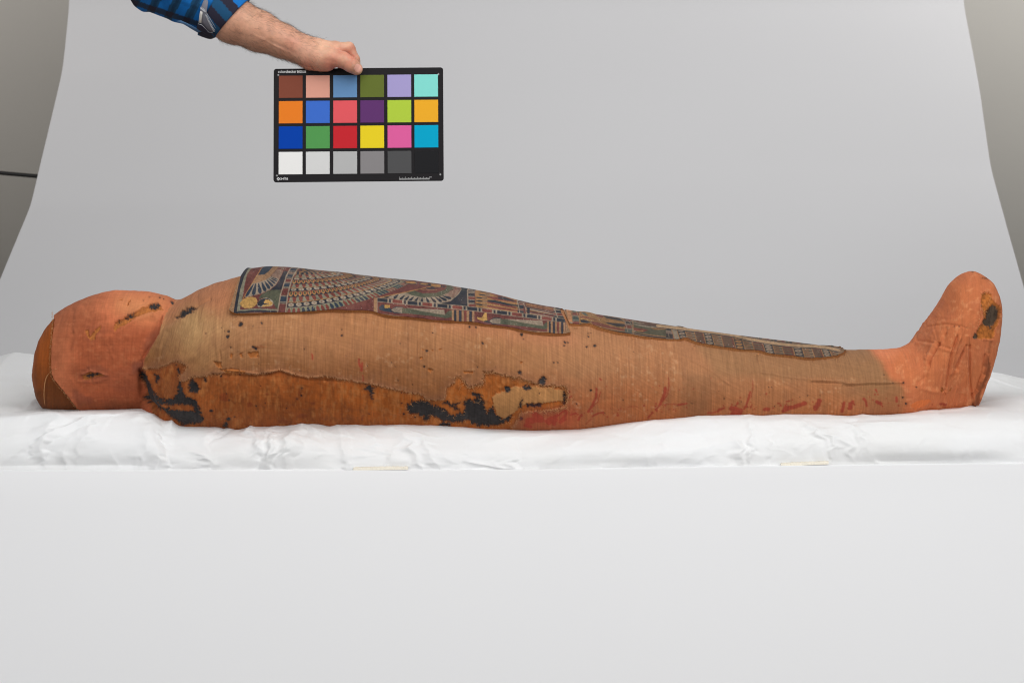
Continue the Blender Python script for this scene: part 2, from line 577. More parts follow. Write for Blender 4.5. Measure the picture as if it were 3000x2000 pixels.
# ---- drawing sheets for cloth colour, layers and relief
X0, Y0, X1, Y1 = 60, 740, 2980, 1300
col = Sheet(X0, Y0, X1, Y1, 1, 3)
lay = Sheet(X0, Y0, X1, Y1, 1, 1)       # 0 crown, 1 head cloth, 2 shroud, 3 inner linen, 4 foot cloth
hgt = Sheet(X0, Y0, X1, Y1, 1, 1)       # mm
Hh, Ww = col.h, col.w
GX, GY = np.meshgrid(np.arange(X0, X0 + Ww) + .5, np.arange(Y0, Y0 + Hh) + .5)
n_big = fbm(Hh, Ww, 90, 5); n_mid = fbm(Hh, Ww, 26, 4); n_fine = fbm(Hh, Ww, 6, 2)
n_vert = fbm(Hh, Ww, 70, 4, .05); n_hor = fbm(Hh, Ww, 3, 3, 25)
Z1 = (0, 700, 2.24); Z6 = (2300, 700, 2.24); Z7 = (780, 900, 2.5565); Z8 = (1600, 900, 2.613)


def tr(pts, z):
    return [(x / z[2] + z[0], y / z[2] + z[1]) for x, y in pts]


def blur(a_, r):
    r = max(int(r * .6), 1)
    for _ in range(2):
        for ax_ in (0, 1):
            pw = [(0, 0), (0, 0)]; pw[ax_] = (r + 1, r)
            c_ = np.cumsum(np.pad(a_, pw, mode='edge'), axis=ax_)
            n_ = a_.shape[ax_]
            a_ = (np.take(c_, np.arange(2 * r + 1, 2 * r + 1 + n_), ax_) - np.take(c_, np.arange(0, n_), ax_)) / (2 * r + 1)
    return a_


def mask(pts, soft=0.0, rag=3.0, raw=True):
    """polygon mask with a frayed outline"""
    m = np.zeros((Hh, Ww))
    xs = [p[0] for p in pts]; ys = [p[1] for p in pts]
    mg = int(rag * 3 + soft * 3 + 6)
    i0 = max(int(min(xs)) - X0 - mg, 0); i1 = min(int(max(xs)) - X0 + mg, Ww)
    j0 = max(int(min(ys)) - Y0 - mg, 0); j1 = min(int(max(ys)) - Y0 + mg, Hh)
    if i1 <= i0 or j1 <= j0: return m
    x = GX[j0:j1, i0:i1]; y = GY[j0:j1, i0:i1]
    if rag > 0:
        hsh = vnoise(j1 - j0, i1 - i0, 1.3, 9); hsv = vnoise(j1 - j0, i1 - i0, 9, 1.3)
        s1 = vnoise(j1 - j0, i1 - i0, 7); s2 = vnoise(j1 - j0, i1 - i0, 7)
        x = x + (hsh - .5) * rag * 2.2 + (s1 - .5) * rag * 2
        y = y + (hsv - .5) * rag * 2.2 + (s2 - .5) * rag * 2
    mm = inpoly(x, y, pts).astype(float)
    if soft > 0: mm = blur(mm, soft)
    m[j0:j1, i0:i1] = mm
    return m


def blend(m, c, k=1.0):
    col.a[:] = col.a * (1 - m[..., None] * k) + np.asarray(c) * m[..., None] * k


def ramp(xs_, cs_):
    X = GX[0]
    return np.stack([np.interp(X, xs_, [c[k] for c in cs_]) for k in range(3)], 1)[None]


# -- shroud (everything starts as shroud)
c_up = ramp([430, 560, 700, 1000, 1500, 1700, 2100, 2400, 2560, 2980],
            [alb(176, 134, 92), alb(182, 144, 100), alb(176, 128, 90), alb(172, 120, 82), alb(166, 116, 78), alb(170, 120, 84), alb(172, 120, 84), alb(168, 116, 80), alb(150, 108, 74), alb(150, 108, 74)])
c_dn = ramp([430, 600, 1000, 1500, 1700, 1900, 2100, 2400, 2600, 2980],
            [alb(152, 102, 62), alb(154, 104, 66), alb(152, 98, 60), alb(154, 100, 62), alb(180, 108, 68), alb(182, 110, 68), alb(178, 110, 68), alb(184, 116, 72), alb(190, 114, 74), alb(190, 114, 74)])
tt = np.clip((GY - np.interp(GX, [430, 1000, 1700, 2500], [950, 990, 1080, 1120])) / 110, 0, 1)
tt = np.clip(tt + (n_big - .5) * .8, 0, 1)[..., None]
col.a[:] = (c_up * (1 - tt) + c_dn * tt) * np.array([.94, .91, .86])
lay.a[:] = 2
# mottling: pale bloom and brown smudges
n_fl = fbm(Hh, Ww, 11, 3)
pale = np.clip((n_fl - .62) * 5, 0, 1) * np.clip((n_big - .40) * 4, 0, 1)
blend(pale * .40, alb(204, 160, 120))
brn = np.clip((fbm(Hh, Ww, 45, 4, .6) - .50) * 3, 0, 1)
blend(brn * .42, alb(146, 98, 68))
# pink zone right of the shoulder and close under the chest panel
pk = mask([(690, 780), (690, 900), (640, 925), (590, 900), (540, 905), (505, 960), (470, 960), (470, 830), (560, 820)], 34, 6)
blend(pk * .85, alb(172, 110, 76))
stk = np.clip((n_vert - .52) * 4, 0, 1) * np.clip((n_big - .35) * 4, 0, 1)
blend(stk * .30, alb(112, 72, 48))
pk = mask([(1270, 940), (1500, 965), (1690, 985), (1700, 1010), (1600, 1005), (1400, 975), (1270, 962)], 30, 4)
blend(pk * .4, alb(200, 128, 96))
# greyer cloth on the lower leg
gz = mask([(2000, 960), (2480, 1000), (2545, 1015), (2590, 1055), (2600, 1095), (2560, 1112), (2300, 1110), (2100, 1100)], 16, 5)
blend(gz * .75, alb(146, 106, 72))
for gx in (2010, 2040, 2065):
    blend(mask([(gx, 1100), (gx + 25, 1100), (gx + 20, 1225), (gx - 25, 1225)], 14, 5) * .35, alb(120, 86, 60))

# -- head cloth
HEADLINE = [(350, 480), (352, 540), (345, 620), (338, 700), (332, 790), (335, 850), (345, 910), (375, 950), (420, 1000), (460, 1050), (495, 1092), (530, 1130)]
NECK = [(1165, 340), (1150, 385), (1085, 480), (1072, 560), (1055, 630), (1020, 690), (985, 745), (955, 800), (950, 845), (920, 890), (920, 935), (940, 985), (935, 1040), (960, 1085), (1000, 1150)]
hl = tr(HEADLINE, Z1); nk = tr(NECK, Z1)
mh = mask(hl + [(hl[-1][0], 1300)] + [(nk[-1][0], 1300)] + nk[::-1] + [(520, 740), (156, 740)], 0, 1.6)
hd_ = np.clip((GY - 900) / 90, 0, 1)[..., None] * np.clip((GX - 180) / 60, 0, 1)[..., None]  # head's side painted darker: top-to-side shading put into the cloth colour
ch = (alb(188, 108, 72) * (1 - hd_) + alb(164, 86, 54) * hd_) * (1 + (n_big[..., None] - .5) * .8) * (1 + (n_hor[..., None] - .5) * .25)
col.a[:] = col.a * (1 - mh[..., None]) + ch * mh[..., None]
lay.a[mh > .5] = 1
blend(mh * np.clip((fbm(Hh, Ww, 38, 4, 1.4) - .5) * 3.5, 0, 1) * .5, alb(138, 72, 46))
blend(mh * np.clip((n_fl - .56) * 3, 0, 1) * .35, alb(196, 122, 82))
blend(mh * mask(tr([(760, 380), (1150, 390), (1040, 480), (980, 560), (760, 480)], Z1), 30, 8) * .55, alb(202, 138, 90))
# sweat-dark stains
for pts, k in (([(515, 870), (600, 825), (690, 840), (725, 900), (680, 930), (560, 935), (515, 905)], .42),
               ([(860, 825), (900, 795), (955, 800), (950, 870), (900, 880), (865, 860)], .7),
               ([(960, 640), (1040, 580), (1055, 640), (1000, 720), (940, 740)], .45),
               ([(470, 985), (500, 980), (560, 1015), (610, 1045), (600, 1080), (520, 1095), (480, 1040)], .6),
               ([(560, 570), (680, 560), (700, 620), (640, 680), (570, 690)], .2),
               ([(640, 900), (900, 820), (900, 1000), (760, 1000)], .25)):
    blend(mask(tr(pts, Z1), 6, 5) * k, alb(128, 72, 54))
blend(mask(tr([(480, 1060), (950, 1060), (960, 1120), (500, 1120)], Z1), 12, 6) * .55, alb(112, 62, 34))  # underside shade painted along the bottom of the head

# -- crown of the head, bare brown linen
mc = mask([(40, 740)] + [(hl[0][0], 740)] + hl + [(hl[-1][0], 1300), (40, 1300)], 0, 1.2)
cc = np.clip((GY - 1060 + (GX - 130) * .4 + (n_mid - .5) * 60) / 90, 0, 1)[..., None]  # lower crown: darker brown, with shade mixed into the colour
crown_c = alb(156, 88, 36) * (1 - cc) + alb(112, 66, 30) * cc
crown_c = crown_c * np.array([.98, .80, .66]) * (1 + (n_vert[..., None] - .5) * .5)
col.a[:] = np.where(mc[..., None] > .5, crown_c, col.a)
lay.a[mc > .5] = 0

# -- inner linen of the torso
n_smear = fbm(Hh, Ww, 34, 4, .35)
TEAR = tr([(950, 850), (985, 850), (1030, 848), (1090, 830), (1145, 800), (1225, 828), (1215, 870), (1172, 918), (1200, 940), (1260, 905), (1330, 905), (1390, 890), (1450, 890), (1490, 868), (1540, 880), (1600, 880), (1680, 886), (1747, 882)], Z1) + \
    tr([(110, 466), (210, 500), (320, 525), (420, 515), (560, 535), (700, 560), (830, 580), (940, 610), (1050, 635), (1150, 650), (1180, 660), (1190, 690), (1260, 695), (1340, 690), (1350, 600), (1410, 570), (1420, 520), (1460, 520), (1520, 605), (1560, 590), (1620, 570), (1632, 480), (1700, 480), (1800, 510), (1900, 530), (2000, 560), (2060, 585), (2150, 580), (2240, 590), (2258, 650), (2245, 720), (2240, 745), (2150, 760), (2050, 770), (1900, 790), (1880, 850), (1840, 900), (1800, 1010)], Z7)
mi = mask(TEAR + [(440, 1300), (400, 1150)], 0, 3.0)
mi = mi * (1 - mh)
nr_ = np.clip(blur(mi, 26) * 2.0, 0, 1) * (1 - mi) * (1 - mh) * (.4 + .9 * n_mid)
blend(np.clip(nr_, 0, 1) * .8, alb(146, 96, 68))
nr_ = np.clip(blur(mi, 7) * 2.2, 0, 1) * (1 - mi) * (1 - mh)
blend(nr_ * .35, alb(190, 138, 98))
ci = ramp([430, 700, 900, 1100, 1250, 1500], [alb(162, 90, 42), alb(168, 98, 50), alb(164, 92, 42), alb(180, 102, 44), alb(186, 108, 48), alb(176, 104, 48)])
ci = ci * (1 + (n_big[..., None] - .5) * .8) * (1 + (n_vert[..., None] - .5) * .35) * np.array([.88, .77, .66])
dk = np.clip((GY - 1190) / 60, 0, 1)[..., None]
nr_ = np.clip(blur(1 - mi, 14) * 1.6, 0, 1)[..., None] * (.5 + .9 * n_mid[..., None])
nr_ = np.clip(nr_, 0, .85)
ci = ci * (1 - nr_) + alb(142, 90, 56) * nr_
col.a[:] = np.where(mi[..., None] > .5, ci, col.a)
lay.a[mi > .5] = 3
blend(mi * np.clip((n_smear - .55) * 5, 0, 1) * .5, alb(192, 122, 66))
blend(mi * np.clip((fbm(Hh, Ww, 22, 4, .4) - .56) * 6, 0, 1) * .45, alb(112, 62, 30))
blend(mi * np.clip((fbm(Hh, Ww, 14, 3, .5) - .60) * 8, 0, 1) * .5, alb(170, 108, 60))
rs = mask(tr([(1040, 930), (1180, 900), (1190, 1040), (1080, 1040)], Z1), 3, 5)
blend(rs * .6, alb(150, 84, 44)); 
# reddish brown drips on it
for (x, y, rx, ry) in [(1750, 1020, 14, 12), (1640, 1085, 20, 18), (1470, 1040, 30, 30), (1700, 710, 50, 5)]:
    px, py = tr([(x, y)], Z1)[0]
    blend(mask([(px + rx / 2.24 * cos(t), py + ry / 2.24 * sin(t)) for t in np.linspace(0, 6.28, 10)], 1, 2) * .7, alb(126, 56, 26))
for (x, y, rx, ry) in [(250, 640, 10, 30), (230, 690, 12, 14), (720, 830, 12, 24), (740, 760, 10, 14), (350, 725, 20, 12), (160, 740, 70, 5), (150, 797, 60, 3), (120, 860, 40, 18), (270, 820, 40, 20)]:
    px, py = tr([(x, y)], Z7)[0]
    blend(mask([(px + rx / 2.55 * cos(t), py + ry / 2.55 * sin(t)) for t in np.linspace(0, 6.28, 10)], 1, 2) * .6, alb(118, 56, 28))
# pale lining patch
ml_ = mask(tr([(1720, 650), (1800, 620), (1850, 592), (1920, 600), (2000, 590), (2080, 600), (2150, 600), (2225, 625), (2232, 700), (2150, 702), (2050, 718), (1950, 722), (1900, 750), (1850, 795), (1790, 832), (1745, 825), (1700, 740), (1690, 680)], Z7), 0, 2.6)
pc = alb(178, 126, 78)[None, None] * (1 + (n_mid[..., None] - .5) * .5)
col.a[:] = col.a * (1 - ml_[..., None]) + pc * ml_[..., None]
lay.a[ml_ > .5] = 2

# -- black resin
mb = np.zeros((Hh, Ww))
BL7 = [
    [(1050, 760), (1060, 730), (1100, 705), (1160, 705), (1230, 720), (1280, 750), (1340, 770), (1390, 820), (1440, 805), (1470, 800), (1490, 760), (1490, 710), (1510, 685), (1550, 715), (1575, 690), (1600, 670), (1620, 700), (1630, 760), (1660, 795), (1680, 740), (1700, 750), (1720, 800), (1750, 835), (1790, 832), (1840, 808), (1830, 845), (1770, 872), (1730, 887), (1640, 885), (1610, 892), (1590, 885), (1540, 872), (1490, 842), (1450, 862), (1430, 872), (1370, 852), (1300, 842), (1250, 815), (1225, 820), (1205, 857), (1180, 850), (1192, 825), (1140, 808), (1080, 800)],
    [(728, 605), (765, 583), (800, 600), (802, 680), (792, 712), (785, 660), (770, 630), (735, 614)],
    [(1530, 630), (1570, 640), (1600, 650), (1620, 690), (1590, 690), (1560, 660)],
    [(1308, 713), (1370, 718), (1440, 760), (1440, 775), (1380, 745), (1310, 722)],
    [(1400, 735), (1445, 712), (1450, 722), (1415, 745)],
    [(1950, 728), (2060, 718), (2062, 742), (1960, 748)],
    [(1900, 735), (1915, 680), (1922, 690), (1915, 745), (1890, 760)],
    [(2222, 615), (2240, 640), (2232, 740), (2222, 740)],
    [(1295, 872), (1340, 862), (1395, 885), (1300, 890)],
    [(2040, 560), (2062, 500), (2095, 545), (2065, 590)],
    [(1890, 500), (1900, 480), (1912, 478), (1905, 510)],
    [(1920, 595), (1960, 585), (1990, 600), (1940, 625)]]
BL1 = [
    [(935, 870), (918, 905), (937, 960), (950, 1020), (937, 1040), (962, 1080), (1000, 1100), (1050, 1115), (1100, 1150), (1200, 1225), (1320, 1210), (1330, 1180), (1300, 1090), (1270, 1050), (1215, 1042), (1190, 965), (1165, 930), (1162, 1005), (1130, 1050), (1062, 1062), (1020, 1020), (998, 960), (978, 905), (958, 868)],
    [(1230, 950), (1250, 912), (1270, 935), (1292, 950), (1306, 980), (1302, 1006), (1240, 1006), (1236, 975)],
    [(1160, 845), (1182, 872), (1165, 905), (1158, 870)],
    [(1015, 880), (1040, 900), (1040, 950), (1020, 940)],
    [(1160, 522), (1200, 480), (1240, 455), (1305, 447), (1272, 466), (1205, 512)],
    [(985, 442), (1040, 425), (1050, 432), (1020, 462), (985, 456)],
    [(830, 512), (880, 498), (886, 506), (835, 522)],
    [(775, 548), (790, 545), (788, 562), (776, 560)],
    [(570, 892), (600, 880), (645, 878), (648, 895), (605, 905), (575, 908)],
    [(1455, 1220), (1490, 1215), (1492, 1240), (1470, 1240)],
    [(1330, 900), (1350, 935), (1335, 950)]]
BL6 = [
    [(1342, 440), (1365, 430), (1405, 465), (1402, 500), (1380, 545), (1350, 577), (1310, 565), (1290, 540), (1325, 520), (1322, 480)],
    [(1250, 610), (1262, 625), (1260, 657), (1232, 653)], [(1340, 570), (1358, 575), (1350, 590)],
    [(1215, 208), (1245, 210), (1235, 218)], [(1285, 262), (1320, 258), (1345, 268), (1320, 266)]]
EXCL = tr([(1015, 1062), (1100, 1090), (1180, 1085), (1260, 1095), (1280, 1135), (1150, 1130), (1060, 1095)], Z1)
for L_, z in ((BL7, Z7), (BL1, Z1)):
    for p in L_:
        mb = np.maximum(mb, mask(tr(p, z), 0, 4.2))
mb *= 1 - mask(EXCL, 0, 3)


def dots(z, L_, target):
    for (x, y, r) in L_:
        px, py = x / z[2] + z[0], y / z[2] + z[1]; r = r / z[2] * .88
        ph = rng.random(4) * 6
        pts = [(px + r * cos(t) * (1 + .25 * sin(2 * t + ph[0])), py + r * sin(t) * (1 + .3 * sin(3 * t + ph[1]))) for t in np.linspace(0, 6.28, 9)]
        np.maximum(target, mask(pts, 0, .8), out=target)


dots(Z1, [(1580, 562, 17), (1495, 642, 11), (1500, 608, 8), (1150, 826, 6), (1350, 620, 4), (1718, 553, 8), (1662, 572, 5), (1662, 710, 9), (1680, 720, 9), (1515, 712, 6), (1450, 902, 8), (1572, 890, 6),
          (1386, 1128, 12), (1498, 1186, 14), (1680, 1098, 6), (1350, 933, 6), (1232, 975, 6), (940, 410, 5), (980, 388, 4), (1048, 386, 5), (1075, 393, 4), (1130, 405, 10), (1500, 1060, 5), (1540, 1170, 5)], mb)
dots(Z7, [(1808, 615, 26), (565, 212, 9), (565, 170, 5), (1203, 327, 10), (1182, 445, 8), (1245, 196, 5), (1620, 272, 9), (1520, 150, 10), (1570, 155, 8), (1912, 205, 11), (1925, 238, 5), (2232, 288, 6), (1900, 495, 8),
          (265, 607, 7), (263, 665, 7), (1012, 642, 6), (1014, 722, 6), (1030, 805, 9), (1113, 828, 6), (770, 800, 6), (1910, 832, 14), (1940, 590, 9), (1970, 592, 9), (1320, 765, 8), (2150, 415, 5), (2180, 412, 5), (230, 690, 5), (150, 760, 6), (2235, 262, 9), (2260, 265, 6), (965, 445, 4)], mb)
dots(Z8, [(320, 200, 5), (343, 198, 5), (322, 225, 6), (312, 300, 8), (372, 292, 12), (150, 270, 7), (135, 295, 6), (342, 637, 7), (232, 737, 7), (670, 345, 5), (1112, 735, 4), (2000, 675, 4), (60, 424, 6), (90, 425, 4), (518, 578, 4)], mb)
dots(Z6, [(773, 944, 7), (708, 945, 4), (770, 1038, 6), (792, 1078, 8), (1112, 573, 4), (1142, 572, 4), (648, 893, 4), (860, 972, 5), (370, 900, 4), (232, 1025, 4)], mb)
# scattered vertical pin holes along the foot of the shroud
for _ in range(90):
    zz = [(1495 + rng.random() * 1100, 1130 + rng.random() * 90), (800 + rng.random() * 700, 1000 + rng.random() * 240), (560 + rng.random() * 300, 940 + rng.random() * 290)][int(rng.integers(0, 3))]
    x, y = zz; w_, h_ = .8 + rng.random() * 1.1, 1 + rng.random() * 4
    mb = np.maximum(mb, mask([(x, y), (x + w_, y), (x + w_, y + h_), (x, y + h_)], 0, .7) * (.5 + .5 * rng.random()))
# foot wound
mf_o = mask(tr([(1285, 370), (1320, 350), (1352, 365), (1362, 400), (1400, 440), (1412, 480), (1398, 560), (1378, 600), (1366, 652), (1300, 658), (1260, 657), (1262, 600), (1270, 570), (1300, 550), (1308, 500), (1285, 430)], Z6), 0, 2.4)

# -- foot cloth
FL = tr([(555, 700), (570, 735), (600, 770), (648, 818), (662, 870), (692, 920), (760, 945), (785, 1000), (792, 1095), (780, 1180)], Z6)
mf = mask(FL + [(3000, 1300), (3000, 740), (2550, 740)], 2, 2)
soft_f = mask(FL + [(3000, 1300), (3000, 740), (2550, 740)], 16, 3)
cf = alb(194, 112, 70)[None, None] * (1 + (n_big[..., None] - .5) * .35) * (1 + (n_vert[..., None] - .5) * .2)
col.a[:] = col.a * (1 - soft_f[..., None]) + cf * soft_f[..., None]
lay.a[mf > .5] = 4
blend(mf * np.clip((n_vert - .52) * 4, 0, 1) * .35, alb(150, 84, 54))
blend(mf * np.clip((n_fl - .58) * 5, 0, 1) * .5, alb(214, 144, 98))
blend(mf * np.clip((fbm(Hh, Ww, 60, 3) - .52) * 4, 0, 1) * .45, alb(182, 104, 70))
blend(mask(tr([(860, 660), (1000, 560), (1010, 700), (960, 780), (880, 740)], Z6), 20, 5) * .35, alb(170, 106, 74))
blend(mask(tr([(820, 1090), (860, 1062), (945, 1050), (960, 1060), (900, 1100), (850, 1115)], Z6), 0, 1.5), alb(206, 112, 62))
blend(mask(tr([(560, 728), (640, 722), (760, 728), (700, 790), (620, 780)], Z6), 20, 3) * .5, alb(230, 142, 100))
col.a[:] = np.where(mf_o[..., None] > .5, alb(170, 100, 44) * (1 + (n_fine[..., None] - .5) * 1.2), col.a)
lay.a[mf_o > .5] = 3
for p in BL6: mb = np.maximum(mb, mask(tr(p, Z6), 0, 2.6))

# ochre tears in head and shoulder
mo = np.zeros((Hh, Ww))
for p in ([(745, 590), (760, 550), (840, 515), (900, 480), (980, 440), (1050, 430), (1072, 458), (960, 492), (880, 520), (820, 568), (770, 590), (752, 615)],
          [(557, 600), (575, 597), (590, 640), (622, 600), (665, 568), (664, 590), (628, 625), (622, 660), (597, 665), (575, 645)],
          [(540, 900), (560, 882), (600, 870), (650, 875), (692, 893), (640, 900), (610, 906), (570, 925), (545, 917)],
          [(845, 405), (852, 402), (838, 445), (832, 443)], [(780, 398), (800, 400), (798, 406), (782, 404)],
          [(1510, 755), (1525, 755), (1528, 790), (1512, 780)], [(1575, 750), (1588, 745), (1592, 775), (1578, 770)],
          [(1625, 745), (1690, 735), (1705, 775), (1640, 780)], [(1398, 805), (1450, 808), (1460, 850), (1430, 842)], [(1440, 855), (1530, 850), (1620, 868), (1590, 884), (1480, 882)]):
    mo = np.maximum(mo, mask(tr(p, Z1), 0, 1.6))
for p in ([(1145, 380), (1175, 372), (1165, 392)], [(1210, 455), (1250, 470), (1230, 488), (1212, 478)], [(1290, 310), (1315, 312), (1300, 325)], [(1165, 312), (1176, 312), (1172, 328)],
          [(1235, 312), (1252, 318), (1245, 330)], [(1470, 475), (1550, 485), (1545, 500), (1480, 490)], [(1900, 405), (1922, 410), (1912, 430)]):
    mo = np.maximum(mo, mask(tr(p, Z7), 0, 1.2))
for p in ([(1015, 990), (1030, 975), (1042, 990), (1025, 1005)], [(1070, 1000), (1095, 968), (1085, 995)]):
    mo = np.maximum(mo, mask(tr(p, Z6), 0, 1))
col.a[:] = np.where(mo[..., None] > .5, alb(166, 100, 50) * (1 + (n_fine[..., None] - .5) * .6), col.a)
lay.a[mo > .5] = 3
mb2 = mb > .5
blk = alb(52, 47, 47)[None, None] * (1 + (n_mid[..., None] - .5) * .9)
# brown stain halo round the resin
halo = mb.copy()
for _ in range(16):
    halo[1:-1] = (halo[:-2] + halo[1:-1] * 2 + halo[2:]) / 4; halo[:, 1:-1] = (halo[:, :-2] + halo[:, 1:-1] * 2 + halo[:, 2:]) / 4
blend(np.clip(halo * 1.5, 0, .7) * (.4 + 1.1 * n_fl), alb(96, 54, 30))
blend(mask([(2894, 1040), (2900, 1060), (2897, 1100), (2874, 1150), (2864, 1200), (2846, 1200), (2856, 1150), (2882, 1098), (2886, 1060)], 3, 3) * .75, alb(110, 58, 36))
blend(mask([(2905, 1000), (2895, 1060), (2890, 1050), (2897, 1000)], 2, 2) * .5, alb(120, 66, 40))
blk = np.where((GX > 2800)[..., None], alb(78, 62, 48) * (.5 + n_mid[..., None]), blk)
col.a[:] = np.where(mb2[..., None], blk, col.a)

# -- dark red spatter
mr_ = np.zeros((Hh, Ww))


def streak(z, pts, w):
    global mr_
    p = tr(pts, z); w = w / z[2] / 2
    s = Sheet(X0, Y0, X1, Y1, 1, 1)
    wn = s.win(p, w + 3)
    sj, si, X, Y = wn
    d = segdist(X + (n_fine[sj, si] - .5) * 3, Y + (n_fine[sj, si][::-1] - .5) * 3, p)
    mr_[sj, si] = np.maximum(mr_[sj, si], np.clip(w * (.55 + .9 * n_mid[sj, si]) - d + .6, 0, 1))


for pts, w in (([(385, 620), (380, 690), (350, 750), (320, 795)], 15), ([(410, 545), (420, 556)], 12), ([(415, 640), (395, 720), (350, 765)], 6), ([(935, 540), (940, 600), (930, 660), (900, 710)], 6),
               ([(912, 618), (905, 660), (885, 710), (868, 745)], 24), ([(868, 745), (838, 785)], 12), ([(880, 742), (960, 738), (1040, 742)], 6), ([(1010, 745), (1075, 735)], 17), ([(1580, 560), (1583, 620), (1568, 690)], 6),
               ([(1562, 645), (1548, 700), (1532, 745), (1515, 775)], 17), ([(1420, 770), (1490, 790)], 36), ([(1430, 815), (1480, 818)], 40), ([(1670, 778), (1705, 777)], 24), ([(1815, 790), (1870, 765)], 24),
               ([(1870, 765), (1920, 755), (1975, 730)], 26), ([(2088, 715), (2078, 745), (2060, 770)], 34), ([(2277, 728), (2265, 792)], 16), ([(2325, 735), (2320, 770)], 22), ([(0, 862), (40, 845)], 28),
               ([(50, 840), (85, 820), (145, 785)], 22), ([(60, 885), (60, 860)], 26), ([(110, 880), (150, 850)], 14), ([(270, 815), (245, 855)], 16), ([(350, 830), (385, 810), (440, 798)], 12), ([(300, 890), (345, 850)], 6),
               ([(780, 840), (815, 798)], 12), ([(1320, 785), (1360, 768)], 18), ([(1235, 805), (1300, 798)], 9), ([(175, 690), (190, 680)], 12), ([(170, 660), (180, 640)], 10), ([(620, 758), (700, 755)], 4), ([(1840, 720), (1860, 715)], 12)):
    streak(Z8, pts, w)
for pts, w in (([(387, 1070), (372, 1128)], 16), ([(430, 1080), (430, 1108)], 22), ([(445, 1068), (452, 1085)], 14), ([(515, 1048), (530, 1060), (535, 1095)], 16), ([(600, 1068), (628, 1080)], 24), ([(596, 985), (600, 1000)], 10),
               ([(730, 1040), (732, 1062)], 16), ([(222, 1060), (212, 1085), (195, 1105)], 26), ([(1018, 1078), (1050, 1078)], 18), ([(0, 1105), (60, 1100), (130, 1075)], 24)):
    streak(Z6, pts, w)
for pts, w in (([(697, 390), (693, 410), (702, 440)], 16), ([(718, 420), (715, 470)], 20), ([(725, 510), (725, 550)], 8), ([(343, 350), (347, 390)], 12), ([(2010, 800), (2050, 830), (1960, 850)], 50), ([(2120, 850), (2160, 830)], 40),
               ([(2200, 850), (2235, 810), (2250, 780)], 22), ([(2280, 800), (2320, 790)], 20), ([(1940, 880), (1980, 890)], 26)):
    streak(Z7, pts, w)
sp = []
for (cx, cy, sx, sy, n) in [(450, 790, 130, 40, 34), (200, 810, 120, 40, 24), (880, 760, 120, 40, 22), (1380, 770, 120, 36, 26), (1560, 770, 80, 40, 20), (1850, 740, 90, 40, 16), (2150, 745, 120, 30, 10), (1000, 770, 110, 30, 14), (700, 790, 130, 40, 8), (60, 760, 60, 50, 10)]:
    for _ in range(n):
        sp.append((cx + rng.normal() * sx * .6, cy + rng.normal() * sy * .6, 2 + rng.random() ** 3 * 8))
sp += [(460, 605, 7), (818, 613, 6), (865, 602, 6), (1020, 632, 6), (1127, 625, 7), (1262, 542, 5), (1485, 690, 7), (1683, 660, 10), (750, 750, 9), (975, 780, 9), (550, 823, 11), (1465, 735, 15), (2345, 720, 16), (1740, 770, 9)]
dots(Z8, sp, mr_)
dots(Z6, [(595, 990, 8), (590, 1020, 8), (608, 1020, 7), (560, 985, 4), (745, 1090, 7), (965, 1080, 6), (575, 1055, 6), (640, 1095, 7), (555, 1035, 5), (665, 1045, 4), (680, 1075, 4), (545, 1000, 4)], mr_)
mr_ = blur(mr_, 2) * .5 + mr_ * .5
blend(np.clip(mr_, 0, 1) * (lay.a != 3) * .8, alb(150, 54, 42))
pz = mask(tr([(1950, 770), (2240, 755), (2330, 740), (2340, 900), (1850, 905), (1900, 850)], Z7), 25, 5)
blend(pz * .45, alb(184, 74, 54))

# -- relief (mm)
lay_h = np.choose(np.clip(lay.a.astype(int), 0, 4), [-3.2, 1.3, 1.1, -.9, 1.1])
hgt.a[:] = lay_h - mb2 * 1.2
hgt.a += (n_big - .5) * 4.5 + (n_mid - .5) * 1.6 + (n_fine - .5) * .25
hgt.a += (lay.a == 3) * (fbm(Hh, Ww, 12, 3) - .5) * 1.4
# the resin cracks
hgt.a -= mb2 * (np.abs(fbm(Hh, Ww, 16, 3) - .5) < .03) * .6
hgt.frame(*Z1)
for pts, w, a_ in (([(1072, 500), (1072, 560), (1055, 630), (1020, 690), (985, 745), (952, 800), (950, 850)], 9, 2.2), ([(1052, 520), (1050, 580), (1030, 640), (990, 690), (955, 745), (930, 800)], 9, -2.5),
                   ([(950, 850), (985, 900), (1005, 980), (1030, 1050), (1100, 1130)], 14, 3.0), ([(925, 870), (925, 950), (950, 1060), (1000, 1110)], 18, -7),
                   ([(1380, 400), (1300, 440), (1240, 480), (1160, 525)], 10, -1.6), ([(1160, 380), (1090, 470), (1000, 560), (960, 640)], 40, -3), ([(1000, 570), (900, 640), (700, 660)], 30, 1.2),
                   ([(1490, 860), (1600, 870), (1690, 884)], 7, 3.0), ([(1390, 885), (1500, 895), (1640, 900), (1780, 890)], 8, -1.3), ([(540, 885), (600, 865), (700, 890)], 9, 1.6), ([(520, 930), (600, 935), (700, 915)], 10, 1.0),
                   ([(760, 540), (860, 490), (980, 430)], 12, 1.5), ([(760, 620), (880, 545), (1000, 500)], 12, 1.2), ([(480, 570), (500, 640), (480, 720)], 14, .7), ([(1380, 640), (1300, 760), (1200, 800)], 25, 1.5),
                   ([(1050, 720), (1100, 600), (1200, 540)], 20, 1.4), ([(1060, 800), (1080, 700), (1110, 620)], 14, -.9), ([(1430, 530), (1420, 700), (1440, 840)], 10, .8), ([(1440, 730), (1450, 790)], 5, -1.2)):
    hgt.gauss(pts, w, a_)
hgt.frame(*Z7)
